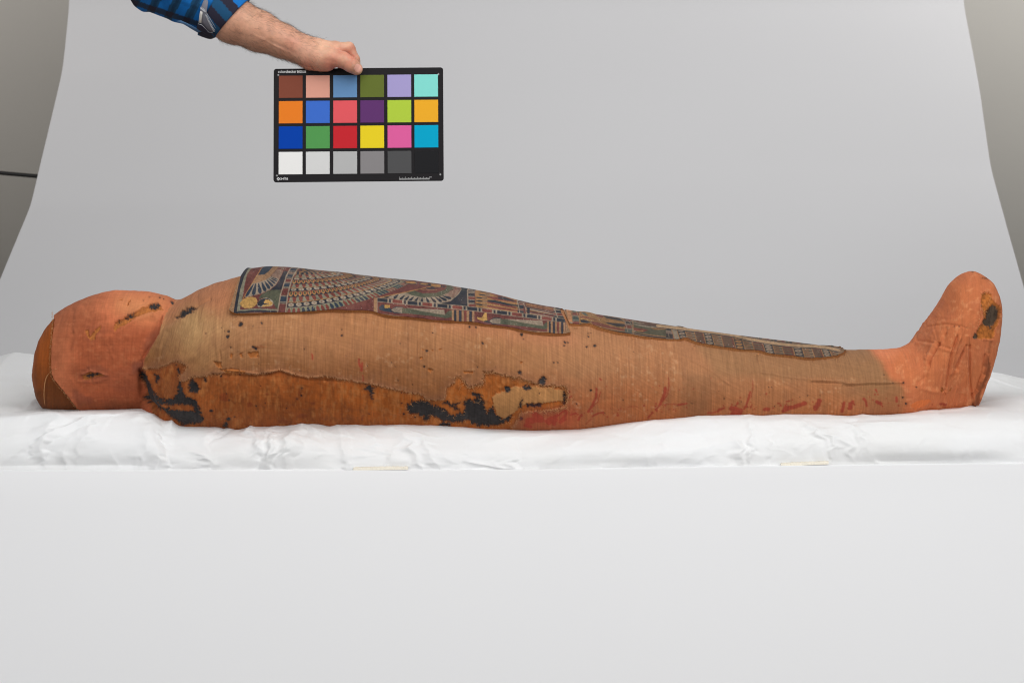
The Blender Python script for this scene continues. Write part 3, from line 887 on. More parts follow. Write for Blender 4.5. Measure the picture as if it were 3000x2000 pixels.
for pts, w, a_ in (([(0, 485), (110, 468), (220, 505), (320, 527), (420, 518)], 7, 1.6), ([(0, 505), (110, 488), (220, 525), (330, 545), (560, 555)], 8, -1.2), ([(560, 535), (830, 580), (1050, 635)], 6, .8),
                   ([(0, 520), (90, 580), (120, 680)], 20, 1.0), ([(500, 600), (520, 760), (480, 880)], 30, 1.2), ([(1650, 540), (1640, 700)], 16, 1.1), ([(2060, 590), (2070, 700)], 6, 1.0), ([(1910, 600), (1905, 740)], 6, 1.0)):
    hgt.gauss(pts, w, a_)
hgt.frame(*Z6)
for pts, w, a_ in (([(1005, 685), (985, 730), (960, 770), (945, 815)], 9, -4.0), ([(985, 680), (960, 730), (935, 790)], 11, 2.2), ([(1130, 640), (1092, 760), (1072, 880), (1052, 990)], 7, -2.6), ([(1148, 650), (1108, 770), (1088, 880)], 10, 1.8),
                   ([(1190, 700), (1150, 790), (1130, 850)], 7, -2.2), ([(1200, 640), (1196, 800), (1192, 950), (1190, 1100)], 8, 2.2), ([(1212, 700), (1210, 850), (1215, 960), (1230, 1040)], 8, -2.4),
                   ([(925, 580), (1050, 560), (1150, 570), (1200, 590)], 7, -1.1), ([(1055, 620), (1000, 700)], 7, -1.8), ([(870, 670), (960, 680), (1080, 720)], 9, -1.2), ([(870, 690), (980, 700), (1090, 740)], 10, 1.0),
                   ([(170, 932), (370, 937), (400, 953), (560, 945), (700, 945), (780, 945)], 5, 1.3), ([(170, 945), (370, 950), (400, 966), (560, 958), (700, 958)], 5, -.9), ([(900, 980), (970, 1000), (1040, 1000)], 14, 1.2),
                   ([(1025, 1000), (1045, 990), (1048, 1020)], 5, -1.8), ([(940, 830), (920, 900), (880, 940)], 14, -1.8), ([(1290, 360), (1275, 450), (1295, 520), (1262, 590)], 7, 1.8), ([(1000, 560), (960, 640)], 12, 1.0),
                   ([(1100, 290), (1060, 400), (1000, 500)], 18, .9), ([(700, 830), (720, 930)], 8, -.8), ([(1290, 660), (1360, 665)], 5, 1.2), ([(1330, 760), (1310, 880), (1270, 980), (1240, 1020), (1245, 1120)], 6, 3.2),
                   ([(1312, 760), (1292, 880), (1252, 985), (1224, 1030)], 6, -2.0), ([(360, 760), (368, 860), (372, 960)], 6, .8), ([(150, 920), (155, 1060)], 6, .6)):
    hgt.gauss(pts, w, a_)
hgt.frame(*Z8)
for pts, w, a_ in (([(1050, 380), (1250, 480), (1400, 590)], 8, .9), ([(1640, 505), (1900, 545), (2350, 590)], 7, .9), ([(980, 270), (1120, 300), (1180, 320)], 10, .8), ([(1620, 370), (1630, 440)], 7, -1.2), ([(1605, 370), (1600, 430)], 7, 1.0),
                   ([(2130, 400), (2170, 440)], 7, -1), ([(1122, 285), (1110, 330)], 6, 1.1)):
    hgt.gauss(pts, w, a_)
hgt.frame(*Z6)
for k in range(44):
    x0 = 880 + rng.random() * 330; y0 = 560 + rng.random() * 480
    ang = radians(100 + (x0 - 1050) * .05 + rng.normal() * 14); L_ = 60 + rng.random() * 170
    x1 = x0 + cos(ang) * L_; y1 = y0 + sin(ang) * L_
    hgt.gauss([(x0, y0), ((x0 + x1) / 2 + rng.normal() * 8, (y0 + y1) / 2), (x1, y1)], 5 + rng.random() * 8, rng.normal() * .7)
for k in range(12):
    y0 = 480 + rng.random() * 260
    hgt.gauss([(880 + rng.random() * 80, y0 + 60), (1000, y0 + 20), (1120 + rng.random() * 60, y0 + 40)], 6 + rng.random() * 8, rng.normal() * .3)
# the torn crown rim and long soft wrap folds on the head
for k in range(26):
    x0 = 170 + rng.random() * 250; y0 = 880 + rng.random() * 250
    ang = radians(80 + rng.normal() * 18); L_ = 30 + rng.random() * 70
    hgt.frame(0, 0, 1)
    hgt.gauss([(x0, y0), (x0 + cos(ang) * L_, y0 + sin(ang) * L_)], 3 + rng.random() * 4, rng.normal() * .45)
for k in range(60):
    x0 = 600 + rng.random() * 2000; y0 = 960 + rng.random() * 260
    ang = radians(rng.choice([0, 85, 90, 95, 8]) + rng.normal() * 7); L_ = 30 + rng.random() * 120
    hgt.gauss([(x0, y0), (x0 + cos(ang) * L_, y0 + sin(ang) * L_)], 2.5 + rng.random() * 4, rng.normal() * .35)

Hv = hgt.read(PX, PY)
# nothing pushes out where the ends close
fade = np.clip(np.minimum(SI, NS - 1 - SI) / 12, 0, 1)
Pb = P0 + N0 * (Hv * fade / 1000)[..., None]
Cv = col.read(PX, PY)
Lv = np.clip(np.round(lay.a), 0, 4).astype(int)[np.clip((PY - Y0).astype(int), 0, Hh - 1), np.clip((PX - X0).astype(int), 0, Ww - 1)]
Bv = mb[np.clip((PY - Y0).astype(int), 0, Hh - 1), np.clip((PX - X0).astype(int), 0, Ww - 1)] > .5
# length along and around, metres, for the weave
sx_ = np.cumsum(np.concatenate([[0], np.linalg.norm(np.diff(Cw, axis=0), axis=1)]))
arc = np.cumsum(np.concatenate([np.zeros((NS, 1)), np.linalg.norm(np.diff(P0, axis=1), axis=2)], 1), axis=1)
UV = np.stack([np.broadcast_to(sx_[:, None], arc.shape), arc, np.zeros_like(arc)], -1)

mummy = empty('mummy', (float(Cw[NS // 2, 0]), 0, float(Bw[NS // 2, 2])), 'linen wrapped mummy with painted panels lying face up on white padding', 'mummy')
faces = grid_faces(NS, NA)
cls = Lv.reshape(-1)[faces[:, 0]]
blkf = Bv.reshape(-1)[faces[:, 0]]
cls = np.where(blkf, 5, cls)
parts = [(0, 'crown_linen', 'bare brown linen at the crown of the head', linen_mat('crown_linen', .10, .8, .3)),
         (1, 'head_cloth', 'reddish linen round the head with a frayed edge', linen_mat('head_cloth', .09, .9, .35)),
         (2, 'shroud', 'tan linen shroud with torn lower edge and red spatter', linen_mat('shroud', .15, .9, .45)),
         (3, 'inner_linen', 'orange brown under layer of linen exposed by tears', linen_mat('inner_linen', .13, .8, .45)),
         (4, 'foot_cloth', 'salmon coloured linen gathered round the upright feet', linen_mat('foot_cloth', .09, .9, .35)),
         (5, 'resin', 'black resin showing through the torn linen', linen_mat('resin', .25, .55, .6))]
Vf = Pb.reshape(-1, 3); Cf = Cv.reshape(-1, 3); Uf = UV.reshape(-1, 3)
caps = []
for s_ in (0, NS - 1):
    ring = s_ * NA + np.arange(0, NA, 6)
    q = [(int(ring[i]), int(ring[i + 1]), int(ring[-2 - i]), int(ring[-1 - i])) for i in range(len(ring) // 2 - 1)]
    caps.append(np.array(q))


def blobs(m2):
    """connected pieces of a 2-D mask -> list of flat index arrays"""
    h_, w_ = m2.shape; lab = np.where(m2, -1, 0).astype(int); out = []
    fl = lab.ravel()
    for s0 in np.nonzero(fl == -1)[0]:
        if fl[s0] != -1: continue
        n_ = len(out) + 1; fl[s0] = n_; stack = [s0]; mem = [s0]
        while stack:
            q = stack.pop()
            for d_ in (-1, 1, -w_, w_):
                r_ = q + d_
                if 0 <= r_ < fl.size and fl[r_] == -1 and abs(r_ % w_ - q % w_) <= 1:
                    fl[r_] = n_; stack.append(r_); mem.append(r_)
        out.append(np.array(mem))
    return out


for cid, nm, lb, mt in parts:
    sel = [faces[cls == cid]]
    small = None
    if cid in (3, 5):
        bl_ = blobs((cls == cid).reshape(NS - 1, NA - 1))
        bl_.sort(key=lambda q: -len(q))
        sel = [faces[q] for q in bl_ if len(q) > 110]
        rest = [faces[q] for q in bl_ if len(q) <= 110]
        if rest: small = np.concatenate(rest)
    if cid == 0: sel[0] = np.concatenate([sel[0], caps[0]])
    if cid == 4: sel[0] = np.concatenate([sel[0], caps[1]])
    todo = [(f_, nm, False) for f_ in sel] + ([(small, 'small_' + nm + '_patches', True)] if small is not None else [])
    for fs, name_, stuff in todo:
        used, inv = np.unique(fs, return_inverse=True)
        me = mesh_np(name_, Vf[used], inv.reshape(-1, 4))
        paint(me, 'paint', Cf[used]); vecattr(me, 'cloth', Uf[used])
        o = link(name_, me, mt); keep(o, mummy)
        if stuff: o['kind'] = 'stuff'
        elif cid not in (3, 5): o['label'] = lb

# index map from drawing coordinates to surface points
near = (AL > -.05) & (AL < 2.75)
imap = -np.ones((Hh // 2 + 2, Ww // 2 + 2), int)
jj = ((PY - Y0) / 2).astype(int); ii = ((PX - X0) / 2).astype(int)
okk = near & (jj >= 0) & (ii >= 0) & (jj < imap.shape[0]) & (ii < imap.shape[1])
imap[jj[okk], ii[okk]] = np.nonzero(okk.ravel())[0]
Nf = N0.reshape(-1, 3)


def surf(px, py):
    j, i = int((py - Y0) / 2), int((px - X0) / 2)
    for r in range(0, 6):
        for dj in range(-r, r + 1):
            for di in range(-r, r + 1):
                a_, b_ = j + dj, i + di
                if 0 <= a_ < imap.shape[0] and 0 <= b_ < imap.shape[1] and imap[a_, b_] >= 0:
                    k = imap[a_, b_]; return Vf[k], Nf[k], k
    return None


# loose threads along the torn edges
thr, rad = [], []


def thread(px, py, dx, dy, n=7, curl=1.0, lift=.0015, r=.00026):
    q = surf(px, py)
    if q is None: return
    pts = []
    ang = math.atan2(dy, dx); L_ = math.hypot(dx, dy) / n
    x, y = px, py; w = rng.normal() * .25 * curl
    for k in range(n):
        s_ = surf(x, y)
        if s_ is None: break
        # exact position: shift the found vertex to the wanted drawing point
        base = unproj(x, y, s_[0][1])
        pts.append(base + s_[1] * (lift * sin(pi * (k + .6) / n) + .0006))
        x += L_ * cos(ang); y += L_ * sin(ang); ang += w + rng.normal() * .18 * curl
    if len(pts) > 2:
        thr.append(np.array(pts)); rad.append(r * (.7 + .6 * rng.random()))


def along(pts, step, fn):
    for (ax_, ay_), (bx_, by_) in zip(pts[:-1], pts[1:]):
        L_ = math.hypot(bx_ - ax_, by_ - ay_); m_ = int(L_ / step) + 1
        for k in range(m_):
            t = (k + rng.random()) / m_
            fn(ax_ + (bx_ - ax_) * t, ay_ + (by_ - ay_) * t)


along(TEAR[:-1], 7, lambda x, y: thread(x + rng.normal() * 2, y - 2, rng.normal() * 5, 3 + rng.random() * 8, curl=1.4))
along(TEAR[34:-4], 2.6, lambda x, y: thread(x + rng.normal() * 3, y, rng.normal() * 14, 3 + rng.random() * 14, curl=1.6))
along(hl, 2.2, lambda x, y: thread(x, y, -3 - rng.random() * 4, rng.normal() * 3, curl=1.2))
for p in BL7[:1]:
    along(tr(p + p[:1], Z7), 14, lambda x, y: thread(x, y, rng.normal() * 8, rng.normal() * 8, curl=1.2))
along(tr([(1285, 370), (1320, 350), (1352, 365), (1308, 500), (1285, 430), (1262, 600)], Z6), 3, lambda x, y: thread(x, y, rng.normal() * 5, rng.normal() * 5))
for cx, cy in ((694, 927), (2446, 1050), (2217, 1038), (2030, 1012), (1689, 960), (1855, 992), (2472, 1040)):
    for _ in range(8): thread(cx + rng.normal() * 2, cy, rng.normal() * 9, 3 + rng.random() * 9, r=.0003)
for k in range(6):     # the long strand hanging from the head cloth
    q = [(378 - k * 2, 848 + k), (340 - k, 865), (305 + k, 900), (290 + k * .8, 960), (286 + k, 1020), (290 + k * 1.4, 1080 + 6 * (k % 3))]
    q = tr(q, Z1); pts = []
    for (x, y) in q:
        s_ = surf(max(x, 112), y)
        b_ = unproj(x, y, s_[0][1] - .004)
        pts.append(b_)
    pp = catmull(np.hstack([np.array(pts), np.zeros((len(pts), 1))]), 16)[:, :3]
    thr.append(pp); rad.append(.0002)
V, F = tubes(thr, rad, 3)
tm = flat_mat('linen_thread', alb(200, 146, 98), .9, .3, 300)
o = link('loose_threads', mesh_np('loose_threads', V, F), tm); keep(o, mummy); o['kind'] = 'stuff'

# ------------------------------------------------------------------ painted panels
RED = alb(122, 56, 50); NAVY = alb(46, 50, 62); BLUE = alb(46, 62, 80); CREAM = alb(166, 144, 120); BUFF = alb(172, 124, 80)
GREEN = alb(92, 94, 72); GREY = alb(142, 136, 112); ORANGE = alb(188, 128, 58); GOLD = alb(232, 178, 84); PALE = alb(178, 160, 136); BRED = alb(140, 60, 48)


def g4(c, g=0.0):
    return np.array([*c, g])


RED, NAVY, BLUE, CREAM, BUFF, GREEN, GREY, ORANGE, PALE, BRED = [g4(c) for c in (RED, NAVY, BLUE, CREAM, BUFF, GREEN, GREY, ORANGE, PALE, BRED)]
GOLD = g4(GOLD, 1.0)
art = Sheet(630, 750, 2520, 1070, 2, 4)
art.a[:] = BUFF
A = art
ZA = (660, 760, 7.84); Z2 = (640, 740, 3.92); Z3 = (1080, 780, 3.7935); ZB = (1640, 890, 5.113); ZC = (2000, 940, 4.704)
# red ground of the chest panel
A.frame(0, 0, 1)
A.poly([(835, 750), (1650, 860), (1665, 968), (1607, 972), (1550, 968), (1480, 958), (1360, 944), (1240, 934), (1100, 916), (1010, 912), (900, 915), (840, 916), (700, 916), (705, 750)], RED)
# --- winged disc at the left end
A.frame(*ZA)
A.poly([(600, 60), (1480, 60), (1480, 200), (1240, 1180), (340, 1160), (400, 850), (440, 600), (500, 340)], RED)
A.poly([(530, 100), (640, 100), (430, 400), (340, 700), (290, 1000), (265, 1190), (700, 1155), (1190, 1180), (1185, 1217), (700, 1207), (265, 1238), (190, 1225), (240, 900), (300, 600), (370, 350)], NAVY)
A.poly([(590, 100), (680, 100), (500, 340), (440, 600), (400, 850), (340, 1100), (340, 1152), (700, 1125), (1190, 1140), (1190, 1178), (700, 1157), (268, 1190), (290, 1000), (340, 700), (430, 400)], GREY)
A.poly([(620, 550), (700, 540), (900, 480), (1030, 400), (1110, 310), (1190, 220), (1330, 255), (1290, 360), (1230, 470), (1160, 580), (1030, 690), (930, 740), (800, 790), (640, 830), (450, 872), (480, 810)], CREAM)
A.poly([(1345, 262), (1435, 268), (1385, 420), (1325, 560), (1290, 695), (1030, 705), (1165, 590), (1240, 480), (1300, 355)], NAVY)
A.poly([(640, 500), (720, 360), (860, 330), (1010, 260), (1080, 180), (1190, 205), (1100, 312), (1022, 402), (900, 482), (700, 542), (620, 545)], BUFF)
A.poly([(840, 120), (1080, 120), (1060, 195), (1000, 270), (900, 342), (750, 357), (800, 290)], BLUE)
A.line([(870, 120), (840, 185), (740, 345), (625, 535), (500, 740), (400, 905)], 15, ORANGE)
for a_, b_, w_ in (((650, 565), (475, 855), 70), ((700, 555), (642, 828), 88), ((760, 545), (805, 788), 90), ((838, 525), (925, 738), 84), ((905, 500), (1025, 682), 72), ((955, 470), (1105, 625), 60), ((1000, 445), (1160, 560), 44), ((1020, 420), (1205, 512), 34), ((1040, 398), (1215, 470), 26)):
    A.drop(a_, b_, w_, BLUE)
for k in range(9):
    y0 = 378 - k * 18; x0 = 1052 + k * 15
    A.line([(x0, y0), (1250 + k * 9, 436 - k * 21)], 9, BRED)
A.poly([(760, 900), (830, 800), (1000, 712), (1150, 692), (1275, 700), (1255, 850), (1230, 1000), (1200, 1135), (1150, 1100), (1090, 960), (1000, 890), (900, 880)], GREEN)
A.poly([(325, 1010), (400, 920), (500, 865), (600, 852), (700, 880), (740, 950), (725, 1020), (650, 1090), (560, 1122), (450, 1122), (380, 1080)], GOLD)
A.poly([(728, 1020), (790, 925), (900, 880), (1010, 895), (1080, 940), (1110, 1010), (1070, 1060), (1000, 1080), (830, 1085), (800, 1100), (745, 1080)], PALE)
A.poly([(740, 1000), (800, 925), (900, 892), (1010, 905), (1055, 985), (1030, 960), (960, 920), (920, 935), (890, 975), (900, 1005), (1015, 1022), (860, 1048), (815, 1085), (780, 1060), (740, 1055)], NAVY)
A.poly([(885, 985), (920, 930), (1000, 925), (1040, 960), (1085, 985), (1085, 1030), (1010, 1072), (840, 1082), (870, 1048), (1015, 1030), (960, 1010), (900, 1006)], GOLD)
A.ell(775, 1030, 30, 26, NAVY); A.line([(800, 1110), (840, 1125)], 16, NAVY)
for (x, y, w_, c) in ((900, 160, 40, GREEN), (1000, 150, 60, NAVY), (1100, 165, 50, BRED), (1190, 155, 30, PALE), (1250, 185, 60, NAVY), (1330, 205, 50, GREY), (1400, 225, 50, RED), (740, 172, 60, ORANGE)):
    A.poly([(x - w_, y - 20), (x + w_, y - 12), (x + w_, y + 16), (x - w_, y + 12)], c)
# upright band of blocks
band_l = [(1520, 120), (1490, 210), (1400, 380), (1330, 620), (1270, 800), (1200, 1215)]
band_r = [(1700, 120), (1660, 205), (1550, 400), (1470, 660), (1420, 900), (1385, 1255)]


def bx(band, y):
    return float(np.interp(y, [p[1] for p in band], [p[0] for p in band]))


A.poly(band_l + band_r[::-1], RED)
for y0, y1 in ((212, 262), (345, 402), (545, 622), (850, 968)):
    for (q0, q1, c) in ((y0 - 34, y0 - 22, CREAM), (y0 - 22, y0 - 10, NAVY), (y0 - 10, y0, CREAM), (y0, y1, BLUE), (y1, y1 + 12, CREAM), (y1 + 12, y1 + 28, NAVY), (y1 + 28, y1 + 40, CREAM)):
        A.poly([(bx(band_l, q0), q0), (bx(band_r, q0), q0 + 6), (bx(band_r, q1), q1 + 6), (bx(band_l, q1), q1)], c)
A.line(band_l, 26, CREAM); A.line(band_r, 30, CREAM)
# --- broad collar
xx, yy = np.meshgrid(A.x0 + (np.arange(A.w) + .5) / A.sc, A.y0 + (np.arange(A.h) + .5) / A.sc)
brx = np.interp(yy, [p[1] / 7.84 + 760 for p in band_r], [p[0] / 7.84 + 660 + 2 for p in band_r])
yT = 781 + (xx - 841) * .118
dx = np.maximum(xx - np.minimum(brx, 880), .01) ; dy = np.maximum(yy - yT, .01)
xL = np.minimum(brx, 880)
xo = 841 + (xL - 841)
# boundaries outer -> inner: (right end on the crest, left height)
BND = [(1190, 141), (1163, 120), (1137, 105), (1107, 89), (1084, 72), (1058, 61), (1035, 50), (995, 37), (969, 30), (941, 21), (905, 9)]
nE = 1.27
vals = []
for R_, h_ in BND:
    vals.append((dx / (R_ - 841)) ** nE + (dy / h_) ** nE)
TYPES = ['drops', 'rosette', 'bell', 'lobe', 'rosette', 'bell', 'lobe', 'rosette', 'bell', 'eye']
reg = (xx > brx + 1) & (xx < 1200) & (yy < 935)
C = A.a
for k, ty in enumerate(TYPES):
    inb = reg & (vals[k] < 1) & (vals[k + 1] >= 1)
    if not inb.any(): continue
    v0 = vals[k][inb]; v1 = vals[k + 1][inb]
    w_ = (1 - v0) / np.maximum(v1 - v0, 1e-6)       # 0 outer .. 1 inner
    Rr = (BND[k][0] - 841) * (1 - w_) + (BND[k + 1][0] - 841) * w_
    uu = np.clip(dx[inb] / Rr, 0, .9999)
    ang = np.arcsin(uu) * 2 / pi
    pitch = {'drops': 13, 'rosette': 21, 'bell': 18, 'lobe': 12.5, 'line': 10, 'eye': 12}[ty]
    Nn = Rr.mean() / pitch * 1.45
    q = ang * Nn; fr = q - np.floor(q) - .5; idn = np.floor(q).astype(int)
    out = np.zeros((inb.sum(), 4))
    if ty == 'drops':
        out[:] = GREY * np.array([.95, 1.02, .92, 1])
        m_ = (np.abs(fr) < .36 * np.sqrt(np.clip(1 - (2 * (w_ - .42)) ** 2 * 1.1, 0, 1)) * (1.15 - .5 * w_))
        isn = (idn // 3) % 2 == 1
        out[m_ & ~isn] = BRED; out[m_ & isn] = BLUE
        out[w_ > .93] = CREAM
    elif ty == 'rosette':
        out[:] = NAVY
        rr_ = np.hypot(fr * 1.0, (w_ - .5) * .95)
        out[rr_ < .37] = PALE * .93
        out[rr_ < .10] = BRED
        out[w_ > .94] = ORANGE
    elif ty == 'bell':
        out[:] = BRED
        m_ = np.abs(fr) < (.18 + .2 * (1 - w_) ** 2)
        out[m_] = GREY
        out[w_ < .07] = ORANGE
    elif ty == 'lobe':
        out[:] = NAVY
        out[(w_ > .35)] = BRED
        m_ = np.hypot(fr / .4, (w_ - .55) / .45) < 1
        out[m_] = ORANGE
        m_ = np.hypot(fr / .2, (w_ - .62) / .3) < 1
        out[m_] = GREEN * .8
    elif ty == 'line':
        out[:] = NAVY; out[w_ > .5] = ORANGE
    else:
        out[:] = BUFF * .85
        m_ = np.abs(fr) < .25
        out[m_] = NAVY
    C[inb] = out
A.frame(*Z2)
for cx, cy, rx, ry in ((1000, 205, 60, 12), (960, 220, 50, 9)):
    A.ell(cx, cy, rx, ry, NAVY, .05); A.ell(cx - 10, cy, rx * .6, ry * .6, ORANGE, .05)
# --- second winged figure
A.frame(*Z3)
A.poly([(150, 345), (420, 290), (600, 340), (780, 330), (880, 280), (1040, 235), (1010, 320), (930, 382), (800, 412), (650, 412), (400, 392), (280, 358)], CREAM)
A.poly([(420, 293), (500, 268), (600, 300), (750, 295), (850, 258), (870, 225), (985, 228), (890, 290), (785, 337), (600, 346), (480, 322)], GREEN)
bs = [(250, 325), (330, 312), (400, 322), (450, 332), (500, 338), (550, 345), (595, 347), (640, 347), (690, 346), (740, 342), (780, 336), (820, 328)]
tp = [(170, 345), (280, 358), (345, 374), (390, 388), (445, 396), (510, 402), (590, 408), (670, 408), (750, 406), (815, 396), (870, 382), (920, 360)]
for a_, b_ in zip(bs, tp): A.drop(a_, b_, 30, NAVY)
for k in range(10):
    A.line([(850 + k * 12, 318 - k * 9), (950 + k * 9, 345 - k * 10)], 5, BRED)
A.line([(130, 346), (410, 287), (640, 237), (760, 205)], 9, ORANGE)
A.poly([(1040, 248), (1092, 250), (1102, 442), (950, 430), (760, 415), (905, 392), (1000, 312)], NAVY)
for (x, y, rx, ry) in ((470, 178, 62, 15), (620, 193, 50, 12), (745, 217, 60, 13)):
    A.ell(x, y, rx + 12, ry + 8, NAVY, .1); A.ell(x, y, rx, ry, ORANGE, .1)
A.ell(690, 243, 55, 9, NAVY, .05); A.line([(600, 262), (760, 262)], 5, BUFF)
for k in range(5): A.poly([(820 + k * 55, 205 + k * 9), (850 + k * 55, 210 + k * 9), (850 + k * 55, 235 + k * 8), (820 + k * 55, 230 + k * 8)], (NAVY, GREEN, CREAM)[k % 3])


def cells(x0, x1, y0, y1, cs, slope=0.0):
    """a column of stacked blocks"""
    tot = sum(h_ for _, h_ in cs); y = y0
    for c, h_ in cs:
        y2 = y + (y1 - y0) * h_ / tot
        A.poly([(x0, y), (x1, y + slope * (x1 - x0)), (x1, y2 + slope * (x1 - x0)), (x0, y2)], c); y = y2


cells(1108, 1178, 250, 447, [(NAVY, 2), (CREAM, .5), (NAVY, .5), (CREAM, .5), (NAVY, 2.4), (CREAM, .5), (BRED, 2.2), (CREAM, .5), (NAVY, 2), (CREAM, .5), (NAVY, .5), (CREAM, .5), (BRED, 2)], .05)
A.line([(1098, 235), (1105, 445)], 12, CREAM)
A.poly([(1182, 255), (1640, 350), (1685, 518), (1190, 452)], ORANGE * .9)
A.poly([(1300, 335), (1450, 340), (1650, 385), (1660, 402), (1400, 372)], BRED)
A.poly([(1310, 385), (1400, 385), (1560, 430), (1650, 455), (1640, 470), (1500, 445), (1320, 405)], BRED)
A.poly([(1310, 428), (1450, 450), (1670, 488), (1672, 505), (1450, 475), (1320, 448)], BRED)
A.poly([(1320, 372), (1400, 375), (1560, 415), (1660, 430), (1660, 445), (1560, 436), (1400, 405), (1320, 392)], NAVY)
A.poly([(1440, 345), (1560, 360), (1640, 380), (1640, 392), (1540, 378), (1440, 358)], NAVY)
for (x, y) in ((1250, 318), (1215, 350), (1215, 385), (1218, 425)):
    A.ell(x + 18, y, 48, 8, NAVY, .12); A.ell(x + 75, y + 4, 28, 14, BUFF, .1)
    for k in range(4): A.line([(x + 55 + k * 13, y - 10), (x + 57 + k * 13, y + 16)], 3, NAVY)
A.line([(1190, 455), (1440, 482), (1670, 515)], 7, ORANGE)
cells(1655, 1722, 385, 525, [(NAVY, 1.5), (CREAM, .4), (BRED, 1), (CREAM, .4), (NAVY, 3), (CREAM, .4), (BRED, 1.2), (CREAM, .4), (NAVY, 3)], .12)
A.line([(1635, 355), (1665, 430), (1680, 520)], 10, CREAM); A.line([(1705, 375), (1740, 450), (1758, 530)], 10, CREAM)
cyc = [BRED, CREAM, NAVY, ORANGE, BRED, BUFF, NAVY, CREAM, BRED, ORANGE, NAVY, BRED, CREAM, ORANGE, NAVY]
for k in range(15):
    y0 = 400 + k * 9.5
    A.poly([(1745, y0 - 8), (2075, y0 + 52), (2085, y0 + 58), (1752, y0 + 1)], cyc[k])
A.poly([(1760, 455), (1790, 460), (1790, 535), (1762, 530)], NAVY)
A.line([(1800, 480), (2080, 540)], 8, PALE * .9)
cells(2060, 2182, 430, 578, [(NAVY, 1), (CREAM, .4), (BRED, 1.4), (CREAM, .5), (NAVY, .5), (CREAM, .5), (NAVY, 2), (CREAM, .5), (BRED, 1.6), (CREAM, .6), (NAVY, 2.4)], .1)
A.line([(2035, 440), (2075, 500), (2102, 572)], 12, CREAM)
# running band of blocks
xs_b = [95, 1180, 2190]; yt_b = [350, 455, 585]


def yb(x, o=0): return float(np.interp(x, xs_b, yt_b)) + o


x = 100
pat = [(NAVY, 110), (CREAM, 16), (NAVY, 22), (CREAM, 18), (BRED, 108), (CREAM, 18), (NAVY, 22), (CREAM, 18)]
k = 0
while x < 2190:
    c, w_ = pat[k % 8]; x2 = min(x + w_, 2190)
    A.poly([(x, yb(x)), (x2, yb(x2)), (x2, yb(x2, 40)), (x, yb(x, 40))], c)
    x = x2; k += 1
A.line([(95, 348), (1180, 453), (2190, 583)], 6, CREAM); A.line([(95, 392), (1180, 497), (2190, 627)], 6, CREAM)
A.poly([(58, 350), (95, 350), (95, 545), (55, 542)], BUFF); A.line([(95, 350), (95, 540)], 6, CREAM)
# two reclining figures
for (ox, oy, kind) in ((0, 0, 0), (1092, 122, 1)):
    Q = lambda L_: [(x_ + ox, y_ + oy) for x_, y_ in L_]
    if kind == 0:
        A.poly(Q([(112, 455), (150, 425), (232, 452), (252, 482), (262, 515), (190, 502), (122, 485)]), BLUE)
        A.poly(Q([(178, 425), (236, 430), (234, 460), (176, 466)]), GOLD)
    else:
        A.poly(Q([(170, 470), (205, 385), (215, 395), (232, 482), (262, 515), (190, 495)]), NAVY)
        A.poly(Q([(112, 442), (165, 448), (200, 392), (218, 395), (228, 478), (180, 486), (120, 465)]), GOLD)
    A.poly(Q([(238, 485), (300, 445), (384, 450), (376, 526), (280, 522)]), NAVY)
    A.poly(Q([(250, 484), (300, 455), (378, 458), (370, 518), (285, 510)]), CREAM)
    for j in range(7): A.line(Q([(285 + j * 13, 460), (280 + j * 13, 512)]), 4, NAVY)
    A.poly(Q([(370, 460), (600, 480), (840, 540), (880, 500), (925, 485), (937, 560), (860, 577), (700, 552), (500, 532), (370, 520)]), GREEN)
    A.poly(Q([(420, 462), (840, 482), (850, 540), (640, 508)]), CREAM * .95)
for x0, dy_, dyb in ((925, 485, 620), (1985, 610, 752)):
    for (a_, b_, c) in ((0, 24, BUFF), (24, 50, NAVY), (50, 76, BUFF), (80, 108, NAVY * 1.3), (110, 134, BUFF), (140, 164, BRED), (164, 190, BUFF), (194, 222, NAVY * 1.2), (226, 250, BUFF)):
        if x0 > 1900: a_, b_ = a_ * .8, b_ * .8
        A.poly([(x0 + a_, dy_ + a_ * .06), (x0 + b_, dy_ + b_ * .06), (x0 + b_, dyb + b_ * .03), (x0 + a_, dyb + a_ * .03)], c)
A.poly([(2185, 590), (2205, 590), (2225, 745), (2190, 750)], RED)
# lower rim of bare buff cloth, and the right rim
A.line([(0, 551), (220, 566), (500, 606), (800, 640), (1080, 655), (1300, 680), (1550, 712), (1800, 760), (2000, 777), (2240, 782)], 36, BUFF * .95)
A.line([(2140, 430), (2195, 560), (2235, 760)], 34, BUFF)
A.frame(0, 0, 1)
A.line([(694, 925), (749, 923), (839, 920)], 9, alb4 if False else g4(alb(190, 116, 70)))
# ---- leg panel
A.frame(*ZB)
A.poly([(90, 60), (4400, 60), (4400, 900), (90, 900)], BUFF * .92)
A.poly([(95, 80), (160, 100), (205, 350), (150, 350)], g4(alb(214, 140, 80)))
A.poly([(150, 270), (250, 290), (250, 345), (160, 345)], PALE)
cells(190, 292, 95, 308, [(GREEN, 1), (CREAM, .2), (BRED, 1.3), (CREAM, .3), (NAVY, .2), (CREAM, .3), (g4(alb(84, 96, 88)), 1.8), (CREAM, .3), (NAVY, .3), (CREAM, .2), (BRED, 1.6)], .05)
A.line([(240, 90), (290, 210), (302, 310)], 8, ORANGE)
A.poly([(300, 100), (880, 100), (1030, 420), (430, 330), (300, 300)], ORANGE * .85)
A.poly([(305, 240), (360, 235), (440, 262), (470, 280), (400, 288), (320, 275)], NAVY)
A.poly([(300, 185), (400, 190), (560, 240), (560, 250), (420, 215), (310, 200)], BRED)
A.poly([(460, 262), (560, 270), (760, 330), (990, 385), (1020, 395), (1010, 410), (900, 395), (700, 360), (500, 310)], BRED)
